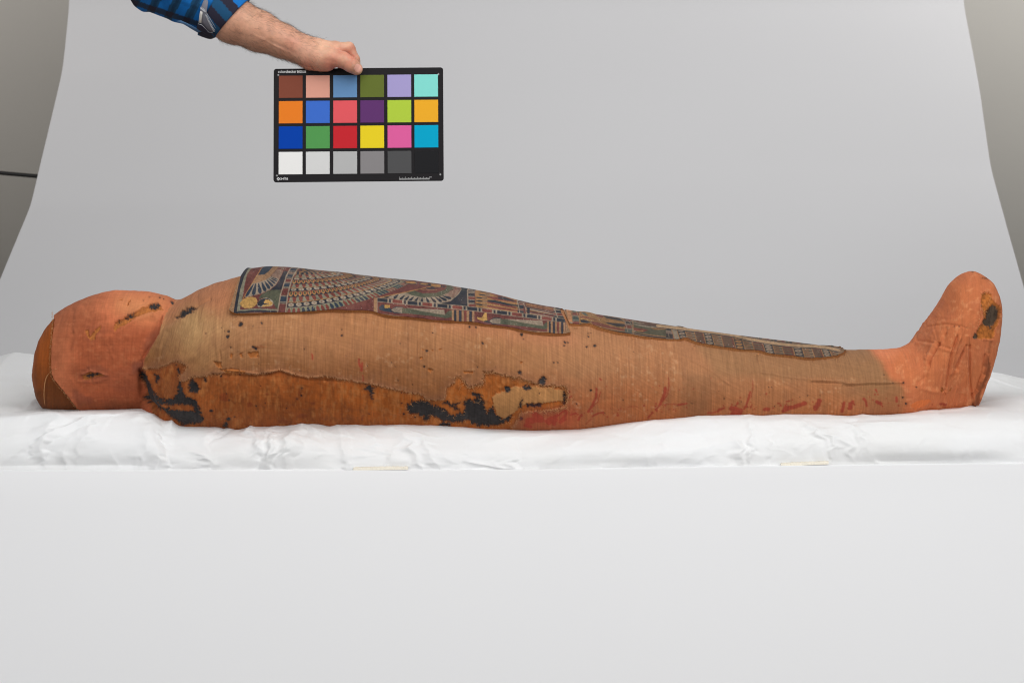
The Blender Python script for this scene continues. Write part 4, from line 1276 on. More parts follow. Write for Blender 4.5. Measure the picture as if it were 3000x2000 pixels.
A.poly([(680, 275), (800, 285), (960, 300), (1000, 318), (950, 345), (860, 340), (720, 300)], NAVY)
A.poly([(560, 225), (700, 230), (900, 262), (900, 285), (690, 265)], ORANGE)
A.poly([(540, 150), (640, 160), (650, 210), (560, 190)], BRED)
A.poly([(310, 125), (380, 130), (430, 180), (380, 178)], g4(alb(84, 96, 88)))
A.poly([(630, 170), (900, 215), (960, 260), (700, 215)], NAVY * 1.2)
A.line([(305, 303), (420, 318), (600, 360), (800, 405), (1090, 440)], 14, NAVY)
cells(975, 1085, 210, 425, [(BRED, 1.4), (CREAM, .2), (NAVY, 1.1), (CREAM, .3), (NAVY, .2), (CREAM, .2), (BRED, 1.6), (CREAM, .3), (g4(alb(84, 96, 88)), 1.9)], .12)
A.line([(890, 205), (980, 270), (1020, 415)], 8, CREAM); A.line([(975, 215), (1060, 285), (1110, 430)], 8, CREAM)
A.poly([(1100, 260), (1500, 330), (1620, 400), (1640, 490), (1120, 430)], GREEN)
A.poly([(1105, 355), (1250, 372), (1330, 390), (1250, 425), (1120, 410)], BRED)
A.poly([(1060, 240), (1500, 310), (1560, 350), (1200, 310)], g4(alb(110, 72, 62)))
A.poly([(1080, 290), (1300, 330), (1520, 350), (1540, 362), (1300, 352), (1100, 310)], PALE * .8)
A.poly([(1350, 355), (1560, 365), (1590, 385), (1420, 388)], ORANGE * .8)
A.poly([(1130, 395), (1200, 400), (1250, 395), (1250, 410), (1180, 415)], ORANGE)
A.line([(1110, 440), (1400, 490), (1640, 515)], 16, NAVY)
A.line([(1060, 250), (1200, 290), (1260, 292)], 10, PALE)
cells(1590, 1700, 355, 525, [(PALE, .5), (NAVY, 1), (PALE, .3), (g4(alb(150, 120, 110)), 1.2), (NAVY, 2.2), (PALE, .5)], .08)
cells(1690, 1760, 365, 530, [(g4(alb(170, 140, 140)), 1), (BRED, 1), (g4(alb(150, 100, 96)), 1)], .08)
A.line([(1500, 305), (1600, 370), (1640, 500)], 8, CREAM); A.line([(1620, 330), (1690, 390), (1725, 520)], 8, CREAM)
# ladder of bead rows
A.frame(*ZC)
cols = [(-130, -60, 'r'), (-55, 55, 'o'), (60, 180, 'l'), (185, 300, 'g'), (310, 425, 'o'), (430, 548, 'l'), (555, 715, 'g'), (720, 845, 'o'), (850, 975, 'l'), (980, 1125, 'g'), (1130, 1260, 'o'), (1265, 1385, 'l'), (1390, 1530, 'g'), (1540, 1665, 'o'), (1670, 1795, 'l'), (1800, 1925, 'g'), (1930, 2040, 'o'), (2045, 2150, 'l')]
edge_b = lambda x_: float(np.interp(x_, [-300, 0, 340, 620, 1020, 1200, 1500, 1700, 1950, 2100, 2200], [270, 285, 365, 410, 445, 490, 520, 530, 515, 505, 470]))
strip_y = lambda x_: float(np.interp(x_, [-400, 0, 400, 700, 900, 1200, 1500, 1800, 2000, 2170], [60, 105, 150, 195, 245, 298, 335, 345, 368, 405]))
ln = lambda x_, y_: x_ - 50 + (1 - ((y_ - 150) / 300 - 1) ** 2 * .9) * 60
for (a_, b_, ty) in cols:
    m_ = (a_ + b_) / 2
    y0, y1 = strip_y(m_) + 5, edge_b(m_) - 14
    lean = 26

    def pt(fx, fy):
        xq = a_ + (b_ - a_) * fx + (fy - .6) * lean * 2
        return (xq, y0 + (y1 - y0) * fy + (fx - .5) * 14)
    A.poly([pt(0, 0), pt(1, 0), pt(1, .5), pt(1, 1), pt(0, 1), pt(0, .5)], {'o': NAVY, 'l': BUFF * .75, 'g': BRED * .85, 'r': PALE * .8}[ty])
    n_ = max(3, int((y1 - y0) / 42))
    if ty == 'o':
        for j in range(n_ + 1):
            c_ = pt(.5, (j + .5) / (n_ + .7)); A.ell(c_[0], c_[1], (b_ - a_) * .36, 17, (CREAM if int(a_) % 3 else ORANGE * .9)); A.ell(c_[0], c_[1], 10, 6, BRED)
    elif ty == 'l':
        for j in range(int((y1 - y0) / 17)):
            f_ = (j + .5) / (int((y1 - y0) / 17)); A.line([pt(.05, f_), pt(.7, f_)], 6, GREEN * .8 if j % 2 else BRED)
            A.line([pt(.7, f_), pt(.98, f_)], 9, NAVY if j % 2 else GREY)
    elif ty == 'g':
        for j in range(int((y1 - y0) / 34) + 1):
            f_ = (j + .4) / (int((y1 - y0) / 34) + 1); A.line([pt(.12, f_), pt(.8, f_)], 15, GREEN * 1.05)
    A.line([pt(0, 0), pt(0, .5), pt(0, 1)], 9, ORANGE)
A.frame(*ZC)
# far side rows above the strip
for k in range(44):
    x0 = -200 + k * 52
    A.poly([(x0, strip_y(x0) - 70), (x0 + 40, strip_y(x0 + 40) - 70), (x0 + 48, strip_y(x0 + 40) - 18), (x0 + 10, strip_y(x0) - 18)], (NAVY, BUFF * .8, BRED * .9, GREEN)[k % 4])
sl = [(x_, strip_y(x_)) for x_ in range(-350, 2180, 60)]
A.line([(x_, y_) for x_, y_ in sl], 58, NAVY); A.line([(x_, y_) for x_, y_ in sl], 40, g4(alb(216, 168, 116)))
A.line([(2170, 380), (2200, 440), (2140, 500), (1900, 525), (1500, 528), (1200, 498), (1000, 452), (620, 418), (340, 372), (0, 292)], 26, BUFF * .8)
# ---- wear
nA = fbm(A.h, A.w, 50, 5); nB = fbm(A.h, A.w, 8, 3)
A.a[..., :3] = A.a[..., :3] * .78 + A.a[..., :3].mean(2, keepdims=True) * .22 * np.array([1.12, 1.0, .86])
A.a[..., :3] *= (.68 + (nA - .5) * .5 + (nB - .5) * .5)[..., None]
dust = np.clip((nA - .5) * 3, 0, 1) * .22
A.a[..., :3] = A.a[..., :3] * (1 - dust[..., None]) + alb(118, 92, 74) * dust[..., None]
legz = np.clip((xx - 1690) / 60, 0, 1) * .28
A.a[..., :3] = A.a[..., :3] * (1 - legz[..., None]) + alb(80, 62, 46) * legz[..., None]
spk = (rng.random((A.h, A.w)) > .9985) & (nA > .48)
spk[1:] |= spk[:-1]; A.a[spk, :3] = alb(214, 204, 190)
crk = (np.abs(fbm(A.h, A.w, 40, 3, 1) - .5) < .004); A.a[crk, :3] *= .6


def solve_edge(pts):
    """drawing points on the camera side -> (station, angle)"""
    out = []
    pxn = PX[:, :]; pyn = PY
    nearm = (AL >= 0) & (AL < 1.9)
    for (x_, y_) in pts:
        d_ = (pxn - x_) ** 2 + (pyn - y_) ** 2 + np.where(nearm, 0, 1e9)
        k_ = int(np.argmin(d_)); out.append((k_ // NA, al[k_ % NA]))
    return np.array(out, float)


def panel(name, top, bot, nu, nv, off, label, seed, ext=0.0):
    """top: crest points, bot: near-edge points in the drawing, same count and order"""
    tp_ = solve_edge([(x_, y_) for x_, y_ in top]); bt = solve_edge(bot)
    tp_[:, 1] = 0
    K = np.linspace(0, 1, len(top)); U = np.linspace(0, 1, nu)
    q = catmull(np.hstack([bt[:, :1], bt[:, 1:] * 400, tp_[:, :1], np.zeros((len(bt), 1))]), nu)
    sB, aB, sT = q[:, 0], q[:, 1] / 400, q[:, 2]
    v = np.concatenate([np.linspace(-1, -.12, nv // 3)[:-1], np.linspace(-.12, 1, nv)])
    Vv_ = v[None, :] ** 1
    av = np.abs(Vv_)
    Ss = sT[:, None] * (1 - av ** 1.6) + sB[:, None] * av ** 1.6
    Aa = aB[:, None] * Vv_
    P = body_points(Ss, Aa)
    N = normals(P)
    if (N[nu // 2, :, 2].mean()) < 0: N = -N
    nz = (fbm(nu, len(v), 90, 3) - .5)
    rim = np.clip((av - .86) / .14, 0, 1) ** 2
    lift = off + ext * np.exp(-U[:, None] / .05) * (1 - .6 * av) + nz * .0022 + rim * (.0012 + .0018 * np.interp(U, np.linspace(0, 1, 40), np.random.default_rng(seed).random(40))[:, None])
    Pt = P + N * lift[..., None]
    Pm = body_points(Ss, np.abs(Aa)) + np.zeros(3)
    Nm = N.copy(); Nm[..., 1] = -np.abs(Nm[..., 1])
    qx, qy = proj(Pm + Nm * lift[..., None]) if ext else proj(Pt)
    c_ = art.read(qx, qy)
    n1, n2 = Pt.shape[:2]
    # thickness: a rim strip going down and under
    th = .0026
    ring_i = np.concatenate([np.arange(n2), (np.arange(1, n1) * n2 + n2 - 1), (n1 - 1) * n2 + np.arange(n2 - 2, -1, -1), np.arange(n1 - 2, 0, -1) * n2])
    Vt = Pt.reshape(-1, 3); Nt = N.reshape(-1, 3)
    m_ = len(ring_i)
    low1 = Vt[ring_i] - Nt[ring_i] * th * .5
    cen = Vt.mean(0)
    outw = np.zeros_like(low1)
    low2 = Vt[ring_i] - Nt[ring_i] * (th + lift.reshape(-1)[ring_i][:, None] * .6)
    Vall = np.concatenate([Vt, low1, low2])
    base = n1 * n2
    nxt = (np.arange(m_) + 1) % m_
    r1 = np.stack([ring_i, ring_i[nxt], base + nxt, base + np.arange(m_)], 1)
    r2 = np.stack([base + np.arange(m_), base + nxt, base + m_ + nxt, base + m_ + np.arange(m_)], 1)
    Fa = np.concatenate([grid_faces(n1, n2), r1, r2])
    me = mesh_np(name, Vall, Fa)
    rimc = np.tile(alb(164, 112, 68), (2 * m_, 1)) * (.8 + .4 * np.random.default_rng(3).random((2 * m_, 1)))
    paint(me, 'paint', np.concatenate([c_.reshape(-1, 4), np.hstack([rimc, np.zeros((2 * m_, 1))])]))
    o = link(name, me, paint_mat(name + '_paint', .72, .10, 900, .25, True)); keep(o, mummy); o['label'] = label
    return o


bot = [(677, 920), (694, 926), (749, 925), (788, 923), (839, 923), (902, 921), (972, 917), (1023, 918), (1094, 922), (1112, 927), (1212, 938), (1291, 947), (1365, 951), (1423, 959), (1489, 967), (1554, 980), (1607, 984), (1655, 985), (1670, 983)]
topx = np.interp([p[0] for p in bot], [677, 839, 1112, 1670], [722, 868, 1112, 1642])
top = [(x_, float(np.interp(x_, [722, 768, 819, 972, 1125, 1291, 1423, 1568, 1650], [789, 784, 787, 802, 820, 839, 862, 897, 910]))) for x_ in topx]
panel('chest_panel', top, bot, 880, 120, .0050, 'broad painted panel over the chest with collar, wings and gilding', 5, .0065)
bot = [(1668, 957), (1689, 958), (1722, 958), (1757, 970), (1806, 981), (1855, 989), (1914, 998), (1992, 1001), (2006, 998), (2031, 1008), (2090, 1020), (2132, 1027), (2181, 1033), (2217, 1035), (2255, 1045), (2319, 1052), (2361, 1057), (2415, 1054), (2446, 1051), (2466, 1043), (2477, 1034)]
topx = np.interp([p[0] for p in bot], [1668, 1800, 2361, 2446, 2477], [1652, 1795, 2366, 2448, 2477])
top = [(x_, float(np.interp(x_, [1662, 1786, 1932, 2115, 2335, 2466, 2480], [913, 932, 955, 981, 1008, 1025, 1026]))) for x_ in topx]
panel('leg_panel', top, bot, 620, 84, .0042, 'long narrow painted panel over the shins with a rounded end', 9)

# ------------------------------------------------------------------ padding under the mummy
NXB, NYB = 1000, 300
bx_ = np.linspace(-1.12, 1.12, NXB)
cpx = np.array([-100, 60, 143, 268, 420, 470, 540, 616, 661, 780, 878, 1015, 1171, 1328, 1562, 1699, 1810, 1925, 2059, 2228, 2289, 2499, 2523, 2630, 2769, 2858, 2950, 3100])
cpy = np.array([1196, 1194, 1191, 1192, 1193, 1201, 1240, 1247, 1253, 1248, 1243, 1246, 1244, 1249, 1257, 1250, 1238, 1228, 1218, 1216, 1209, 1205, 1204, 1199, 1198, 1195, 1192, 1190])
ahalf = np.interp(cpx, st[:, 0], aa, left=.05, right=.05)
cp = unproj(cpx, cpy, -np.clip(ahalf * .55, .03, .11))
zc = np.interp(bx_, cp[:, 0], cp[:, 2])
back = unproj([-150, 0, 40, 100, 160, 300, 1500, 2700, 2880, 2940, 3000, 3150], [1085, 1056, 1045, 1050, 1058, 1070, 1120, 1100, 1098, 1105, 1118, 1140], .40)
zb = np.interp(bx_, back[:, 0], back[:, 2])
ze = np.interp(bx_, edge[:, 0], tz) - .012
s = np.linspace(0, 1, NYB)
RR = .068
Pbed = np.zeros((NXB, NYB, 3))
fr_s = .38
for j, q in enumerate(s):
    if q < fr_s:                       # front roll, from the base up to the crest
        t = q / fr_s * pi / 2
        y = (YF + .008) + (RR + .01) * (1 - cos(t)) ** 1.0
        f = sin(t) ** .8
        z = ze + (zc - ze) * f + .003 * np.exp(-((y + .135) / .03) ** 2)
        Pbed[:, j] = np.stack([bx_, np.full(NXB, y), z], 1)
    else:
        t = (q - fr_s) / (1 - fr_s)
        y0_ = YF + .008 + RR + .01
        y = y0_ + (.47 - y0_) * t
        k_ = np.clip((y - .0) / .34, 0, 1); k_ = k_ * k_ * (3 - 2 * k_)
        z = zc * (1 - k_) + zb * k_
        dr = np.clip((y - .41) / .06, 0, 1)
        z = z - dr ** 2 * .07
        z = z + .003 * np.exp(-((y + .135) / .03) ** 2)
        Pbed[:, j] = np.stack([bx_, np.full(NXB, y), z], 1)
Nb = normals(Pbed)
if Nb[NXB // 2, NYB // 2, 2] < 0: Nb = -Nb
# creases
arcb = np.concatenate([[0], np.cumsum(np.linalg.norm(np.diff(Pbed[NXB // 2], axis=0), axis=1))])
UU, VV = np.meshgrid(bx_ * 1000, arcb * 1000, indexing='ij')      # mm
disp = (fbm(NXB, NYB, 110, 2, .5) - .5) * 20
wx = (fbm(NXB, NYB, 40, 3, .6) - .5) * 36; wy = (fbm(NXB, NYB, 40, 3, .6) - .5) * 36
r2 = np.random.default_rng(21)
zone_front = lambda n, x0, x1, v0, v1, ang, spr, lmin, lmax, amp, wmin, wmax: [
    (x0 + r2.random() * (x1 - x0), v0 + r2.random() * (v1 - v0), radians(ang + r2.normal() * spr), lmin + r2.random() * (lmax - lmin), amp * (.4 + r2.random() * .9) * (1 if r2.random() > .35 else -1), wmin + r2.random() * (wmax - wmin)) for _ in range(n)]
cr = []
cr += zone_front(16, -850, -450, 0, 300, 60, 30, 80, 240, 4.0, 6, 16)      # head end
cr += zone_front(18, -560, -280, 0, 140, 100, 22, 60, 170, 4.6, 5, 13)
cr += zone_front(22, -420, 60, 0, 90, 125, 30, 50, 180, 3.6, 5, 12)
cr += zone_front(12, 60, 480, 0, 90, 100, 35, 60, 160, 1.6, 8, 16)
cr += zone_front(16, 350, 560, 0, 90, 105, 25, 40, 130, 3.4, 4, 10)
cr += zone_front(18, 520, 1000, 0, 300, 75, 30, 60, 200, 2.4, 5, 14)
cr += zone_front(40, -1050, 1050, 150, 700, 70, 50, 80, 260, 3.0, 6, 16)
Ux, Vy = UU + wx, VV + wy
for (cx, cy, an, L_, am, w_) in cr:
    ca_, sa_ = cos(an), sin(an)
    i0 = np.searchsorted(bx_ * 1000, cx - L_ - 60); i1 = np.searchsorted(bx_ * 1000, cx + L_ + 60)
    if i1 <= i0: continue
    du = Ux[i0:i1] - cx; dv = Vy[i0:i1] - cy
    t_l = (du * ca_ + dv * sa_) / (L_ / 2); d_ = (-du * sa_ + dv * ca_)
    env = np.clip(1 - t_l ** 2, 0, 1)
    ww = w_ * (1 + .6 * t_l)
    ww = np.maximum(ww, 2)
    disp[i0:i1] += am * env * np.exp(-np.abs(d_) / ww) * (1 + .0 * d_) - am * .5 * env * np.exp(-((d_ - ww * 1.8) / (ww * 1.6)) ** 2)
# crumple facets
for cell, am in ((80, 2.2),):
    f1 = fbm(NXB, NYB, cell, 2, .55); disp += (np.abs(f1 - .5) * 2 * am - am * .3)
disp += (fbm(NXB, NYB, 7, 2) - .5) * .4
r3 = np.random.default_rng(33)
for _ in range(260):
    cx = (r3.random() - .5) * 2000; cy = r3.random() ** 1.4 * 330; an = radians(r3.choice([60, 100, 130, 20]) + r3.normal() * 22); L_ = 15 + r3.random() * 55
    i0 = np.searchsorted(bx_ * 1000, cx - L_ - 20); i1 = np.searchsorted(bx_ * 1000, cx + L_ + 20)
    if i1 <= i0: continue
    du = (UU + wx * .4)[i0:i1] - cx; dv = (VV + wy * .4)[i0:i1] - cy
    t_l = (du * cos(an) + dv * sin(an)) / (L_ / 2); d_ = -du * sin(an) + dv * cos(an)
    disp[i0:i1] += (.5 + r3.random() * .9) * np.clip(1 - t_l ** 2, 0, 1) * np.where(d_ > 0, np.exp(-d_ / 9), np.exp(d_ / 2.2))
hold = np.clip(np.minimum(arcb / .012, 1), 0, 1)[None, :]
Pbed = Pbed + Nb * (disp * hold / 1000)[..., None]
bed_m, t, b = nt('white_sheet')
tc = node(t, 'ShaderNodeTexCoord')
mp = node(t, 'ShaderNodeMapping'); mp.inputs['Scale'].default_value = (8, 900, 900); t.links.new(tc.outputs['Object'], mp.inputs['Vector'])
n1 = node(t, 'ShaderNodeTexNoise'); n1.inputs['Scale'].default_value = 1; n1.inputs['Detail'].default_value = 2; t.links.new(mp.outputs['Vector'], n1.inputs['Vector'])
n2 = node(t, 'ShaderNodeTexNoise'); n2.inputs['Scale'].default_value = 7; n2.inputs['Detail'].default_value = 5; t.links.new(tc.outputs['Object'], n2.inputs['Vector'])
n3 = node(t, 'ShaderNodeTexNoise'); n3.inputs['Scale'].default_value = 45; n3.inputs['Detail'].default_value = 5; t.links.new(tc.outputs['Object'], n3.inputs['Vector'])
rp = node(t, 'ShaderNodeValToRGB'); rp.color_ramp.elements[0].position = .38; rp.color_ramp.elements[0].color = (.83, .83, .825, 1); rp.color_ramp.elements[1].position = .6; rp.color_ramp.elements[1].color = (.855, .86, .865, 1)
t.links.new(n2.outputs['Fac'], rp.inputs['Fac']); t.links.new(rp.outputs['Color'], b.inputs['Base Color'])
b.inputs['Roughness'].default_value = .5; b.inputs['Specular IOR Level'].default_value = .35
b.inputs['Subsurface Weight'].default_value = 0.0
bp = node(t, 'ShaderNodeBump'); bp.inputs['Strength'].default_value = .12; bp.inputs['Distance'].default_value = .0006
t.links.new(n1.outputs['Fac'], bp.inputs['Height'])
bp2 = node(t, 'ShaderNodeBump'); bp2.inputs['Strength'].default_value = .5; bp2.inputs['Distance'].default_value = .001
t.links.new(n3.outputs['Fac'], bp2.inputs['Height']); t.links.new(bp.outputs['Normal'], bp2.inputs['Normal']); t.links.new(bp2.outputs['Normal'], b.inputs['Normal'])
pad = link('padded_mattress', mesh_np('padded_mattress', Pbed.reshape(-1, 3), grid_faces(NXB, NYB)), bed_m)
pad['label'] = 'creased white sheeted padding under the mummy along the table'; pad['category'] = 'mattress'

# beige strap ends peeping out under the padding
strap_m = flat_mat('beige_webbing', (.86, .80, .68), .9, .12, 400, bump=.5, bscale=900)
for (xa, xb, ya, yb_, lb) in ((1035, 1195, 1374, 1372, 'beige cotton webbing strip under the padding, left of middle'), (2288, 2428, 1362, 1356, 'beige cotton webbing strip under the padding, towards the feet')):
    n_ = 40
    X_ = np.linspace(xa, xb, n_)
    prof = 2.0 + 1.5 * np.random.default_rng(xa).random(n_) + 1 * np.sin(np.linspace(0, pi, n_))
    lo = unproj(X_, np.linspace(ya, yb_, n_) + 3, YF + .001); hi = unproj(X_, np.linspace(ya, yb_, n_) - prof, YF + .001)
    th = np.array([0, .006, 0])
    # profile ring: front low, front high, back high, back low
    G = np.stack([lo, hi, hi + th + (0, 0, .001), lo + th], 1)
    G[:, 1, 1] += .0008
    F_ = grid_faces(n_, 4); tp_f = np.array([(i * 4, i * 4 + 3, (i + 1) * 4 + 3, (i + 1) * 4) for i in range(n_ - 1)])
    o = link('webbing_strap', mesh_np('webbing_strap', G.reshape(-1, 3), np.concatenate([F_, tp_f])), strap_m)
    o['label'] = lb; o['category'] = 'strap'; o['group'] = 'beige webbing strips under the padding'

# ------------------------------------------------------------------ colour chart
CY = 0.035                      # depth of the chart's upper edge
tl = unproj(804, 199, CY); trr = unproj(1296, 201, CY)
bl = unproj(799, 532, CY - .050); br = unproj(1302, 531, CY - .050)
cen = (tl + trr + bl + br) / 4
ex = (trr - tl); ex /= np.linalg.norm(ex)
ey = ((tl + trr) / 2 - (bl + br) / 2); CHH = np.linalg.norm(ey); ey /= CHH
ex = ex - ey * ex.dot(ey); ex /= np.linalg.norm(ex)
en = np.cross(ex, ey)           # towards the camera and up
CHW = (np.linalg.norm(trr - tl) + np.linalg.norm(br - bl)) / 2
chart = empty('colour_chart', tuple(cen), 'black colour calibration card with twenty-four patches held by the hand', 'colour chart')


def chart_pt(u, v, w=0.0):      # u,v from the top-left corner 0..1, w metres proud
    return cen + ex * (u - .5) * CHW + ey * (.5 - v) * CHH + en * w


def plate(name, u0, v0, u1, v1, w0, w1, rad_, mat, parent, seg=6):
    pts = []
    W_, H_ = (u1 - u0) * CHW, (v1 - v0) * CHH
    if rad_ > 0:
        for (cx, cy, a0) in ((u1, v0, 0), (u0, v0, 1), (u0, v1, 2), (u1, v1, 3)):
            for k in range(seg + 1):
                t = (a0 + k / seg) * pi / 2
                ox = -rad_ if cx == u1 else rad_; oy = rad_ if cy == v0 else -rad_
                pts.append((cx + (ox + rad_ * cos(t)) / CHW, cy + (oy - rad_ * sin(t)) / CHH))
    else:
        pts = [(u1, v0), (u0, v0), (u0, v1), (u1, v1)]
    n_ = len(pts)
    bev = .0004
    cu, cv = (u0 + u1) / 2, (v0 + v1) / 2
    ins = lambda p: (cu + (p[0] - cu) * (1 - 2 * bev / W_), cv + (p[1] - cv) * (1 - 2 * bev / H_))
    V = [chart_pt(*p, w0) for p in pts] + [chart_pt(*p, w1 - bev * .6) for p in pts] + [chart_pt(*ins(p), w1) for p in pts]
    me = bpy.data.meshes.new(name)
    F = [tuple(range(n_))[::-1], tuple(range(2 * n_, 3 * n_))]
    for i in range(n_):
        j = (i + 1) % n_
        F.append((i, j, n_ + j, n_ + i)); F.append((n_ + i, n_ + j, 2 * n_ + j, 2 * n_ + i))
    me.from_pydata([tuple(map(float, v)) for v in V], [], F); me.update()
    o = link(name, me, mat); keep(o, parent)
    return o


plate('board', 0, 0, 1, 1, -.0030, 0, .0045, flat_mat('chart_board', alb(30, 28, 30), .7, .05, 200, bump=.15, bscale=1500, spec=.15), chart)
PC = [[(122, 68, 53), (208, 150, 132), (96, 134, 176), (95, 106, 47), (157, 148, 194), (126, 208, 198)],
      [(221, 120, 38), (60, 104, 192), (214, 86, 92), (92, 52, 104), (168, 194, 64), (226, 164, 42)],
      [(6, 62, 160), (80, 145, 79), (188, 40, 48), (222, 198, 38), (211, 92, 150), (0, 157, 193)],
      [(226, 225, 223), (204, 204, 203), (173, 173, 173), (130, 127, 128), (78, 78, 79), (34, 34, 36)]]
PN = [['brown', 'light skin', 'sky blue', 'olive green', 'lavender', 'turquoise'], ['orange', 'royal blue', 'coral red', 'dark purple', 'lime green', 'amber'],
      ['deep blue', 'leaf green', 'bright red', 'yellow', 'pink', 'cyan'], ['white', 'pale grey', 'light grey', 'mid grey', 'dark grey', 'black']]
gx0 = [1094, 1293, 1493, 1691, 1890, 2087]; gy0 = [550, 737, 923, 1110]
for r in range(4):
    for c in range(6):
        u0 = (gx0[c] - 1056) / 1243; v0 = (gy0[r] - 498) / 831
        o = plate('patch', u0, v0, u0 + 174 / 1243, v0 + 164 / 831, .0, .0006, 0, flat_mat('patch_' + PN[r][c].replace(' ', '_'), alb(*PC[r][c]), .8, .012, 300, spec=.08), chart)
        o['label'] = PN[r][c] + ' square'
ink = flat_mat('white_print', (.72, .72, .72), .7, .02, 100)


def text_mesh(body, size, u, v, w=.0007, bold=False, align='LEFT', sx=1.0):
    cu = bpy.data.curves.new('lettering', 'FONT'); cu.body = body; cu.size = size
    cu.align_x = align; cu.resolution_u = 3
    cu.offset = size * (.014 if bold else .0)
    tmp = bpy.data.objects.new('lettering', cu); COL.objects.link(tmp)
    bpy.context.view_layer.update()
    me = bpy.data.meshes.new_from_object(tmp.evaluated_get(bpy.context.evaluated_depsgraph_get()))
    COL.objects.unlink(tmp); bpy.data.objects.remove(tmp)
    co = np.zeros(len(me.vertices) * 3, np.float32); me.vertices.foreach_get('co', co); co = co.reshape(-1, 3)
    wd = co[:, 0].max()
    o_ = chart_pt(u, v)
    P_ = o_ + ex * (co[:, :1] * sx) + ey * co[:, 1:2] + en * w
    me.vertices.foreach_set('co', P_.astype(np.float32).ravel()); me.update(); me.name = 'lettering'
    me.materials.clear()
    return me, wd * sx


UZ = lambda x_: (x_ - 1056) / 1243
VZ = lambda y_: (y_ - 498) / 831
me, wd = text_mesh('color', .0072, UZ(1087), VZ(530)); target = (1143 - 1087) / 1243 * CHW
me, wd = text_mesh('color', .0072, UZ(1087), VZ(530), sx=target / wd); keep(link('lettering', me, ink), chart)
me, wd = text_mesh('checker', .0072, UZ(1143), VZ(530), bold=True); target = (1223 - 1143) / 1243 * CHW
me, wd = text_mesh('checker', .0072, UZ(1143), VZ(530), bold=True, sx=target / wd); keep(link('lettering', me, ink), chart)
plate('badge', UZ(1228), VZ(512), UZ(1293), VZ(531), 0, .0006, 0, ink, chart)
me, wd = text_mesh('CLASSIC', .0050, UZ(1232), VZ(528)); target = (1289 - 1232) / 1243 * CHW
me, wd = text_mesh('CLASSIC', .0050, UZ(1232), VZ(528), w=.0009, bold=True, sx=target / wd)
keep(link('lettering', me, flat_mat('dark_print', (.03, .03, .03), .7)), chart)
me, wd = text_mesh('x-rite', .0070, UZ(1107), VZ(1313)); target = (1162 - 1107) / 1243 * CHW
me, wd = text_mesh('x-rite', .0070, UZ(1107), VZ(1313), bold=True, sx=target / wd); keep(link('lettering', me, ink), chart)


def bars(name, segs, w=.0006):
    """segs: (u0,v0,u1,v1,width m) printed strokes as one flat mesh"""
    V, F = [], []
    for (u0, v0, u1, v1, wd_) in segs:
        a_ = chart_pt(u0, v0, w); b_ = chart_pt(u1, v1, w); d_ = b_ - a_; d_ /= np.linalg.norm(d_) + 1e-9
        n_ = np.cross(en, d_) * wd_ / 2
        k = len(V); V += [a_ - n_, b_ - n_, b_ + n_, a_ + n_]; F.append((k, k + 1, k + 2, k + 3))
    keep(link(name, mesh_np(name, np.array(V), np.array(F), False), ink), chart)


for (x_, y_) in ((1089, 545), (2264, 549), (1082, 1282), (2274, 1284)):
    du = 8 / 1243; dv = 8 / 831
    bars('registration_cross', [(UZ(x_) - du, VZ(y_), UZ(x_) + du, VZ(y_), .0005), (UZ(x_), VZ(y_) - dv, UZ(x_), VZ(y_) - dv * .12, .0005), (UZ(x_), VZ(y_) + dv * .12, UZ(x_), VZ(y_) + dv, .0005)])
segs = []
for k in range(51):
    x_ = 1975 + k * 4.4; hh = 18 if k % 10 == 0 else (14 if k % 5 == 0 else 9)
    segs.append((UZ(x_), VZ(1318), UZ(x_), VZ(1318 - hh), .0003))
segs.append((UZ(1975), VZ(1318.6), UZ(2195), VZ(1318.6), .0004))
bars('scale_ruler', segs)
me, wd = text_mesh('mm', .0022, UZ(2197), VZ(1306), bold=True); keep(link('lettering', me, ink), chart)
# round emblem with a cross cut through it
V, F = [], []
cxx, cyy, R_ = 1092, 1306, 11.5
for q in range(4):
    a0 = q * pi / 2
    k = len(V)
    pts = [(2.2, a0)] + [(R_, a0 - .62 + i * .31) for i in range(5)]
    V += [chart_pt(UZ(cxx + r_ * cos(a_)), VZ(cyy + r_ * sin(a_)), .0006) for r_, a_ in pts]
    F += [(k, k + i, k + i + 1) for i in range(1, 5)]
keep(link('emblem', mesh_np('emblem', np.array(V), np.array(F), False), ink), chart)

# ------------------------------------------------------------------ the arm holding it
def P5(zx, zy, ymm):
    return unproj(380 + zx / 2.502, zy / 2.502, CY + ymm / 1000)


person = empty('person', tuple(P5(-250, -420, 20)), 'person in a blue plaid shirt, only forearm and hand reaching in to hold the card', 'person')
HB = .0012
lo_ = P5(520, 620, -50); hi_ = P5(1760, -60, 0)
x0b, x1b = lo_[0] - .01, hi_[0] + .01
z0b, z1b = lo_[2], hi_[2] + .02
y0b, y1b = CY - .055, CY + .095
gx = np.arange(x0b, x1b, HB, dtype=np.float32); gy = np.arange(y0b, y1b, HB, dtype=np.float32); gz = np.arange(z0b, z1b, HB, dtype=np.float32)
G = np.stack(np.meshgrid(gx, gy, gz, indexing='ij'), -1)


def cone(a_, b_, ra, rb, sq=None):
    a_ = np.asarray(a_, np.float32); b_ = np.asarray(b_, np.float32)
    ab = b_ - a_; pa = G - a_
    t = np.clip((pa @ ab) / (ab @ ab), 0, 1)
    d = pa - t[..., None] * ab
    if sq: d = d * np.array([1, 1 / sq, 1], np.float32)      # stretched in depth
    return np.sqrt((d * d).sum(-1)) - (ra + (rb - ra) * t)


def smin(a_, b_, k):
    h_ = np.clip(.5 + .5 * (b_ - a_) / k, 0, 1)
    return b_ * (1 - h_) + a_ * h_ - k * h_ * (1 - h_)


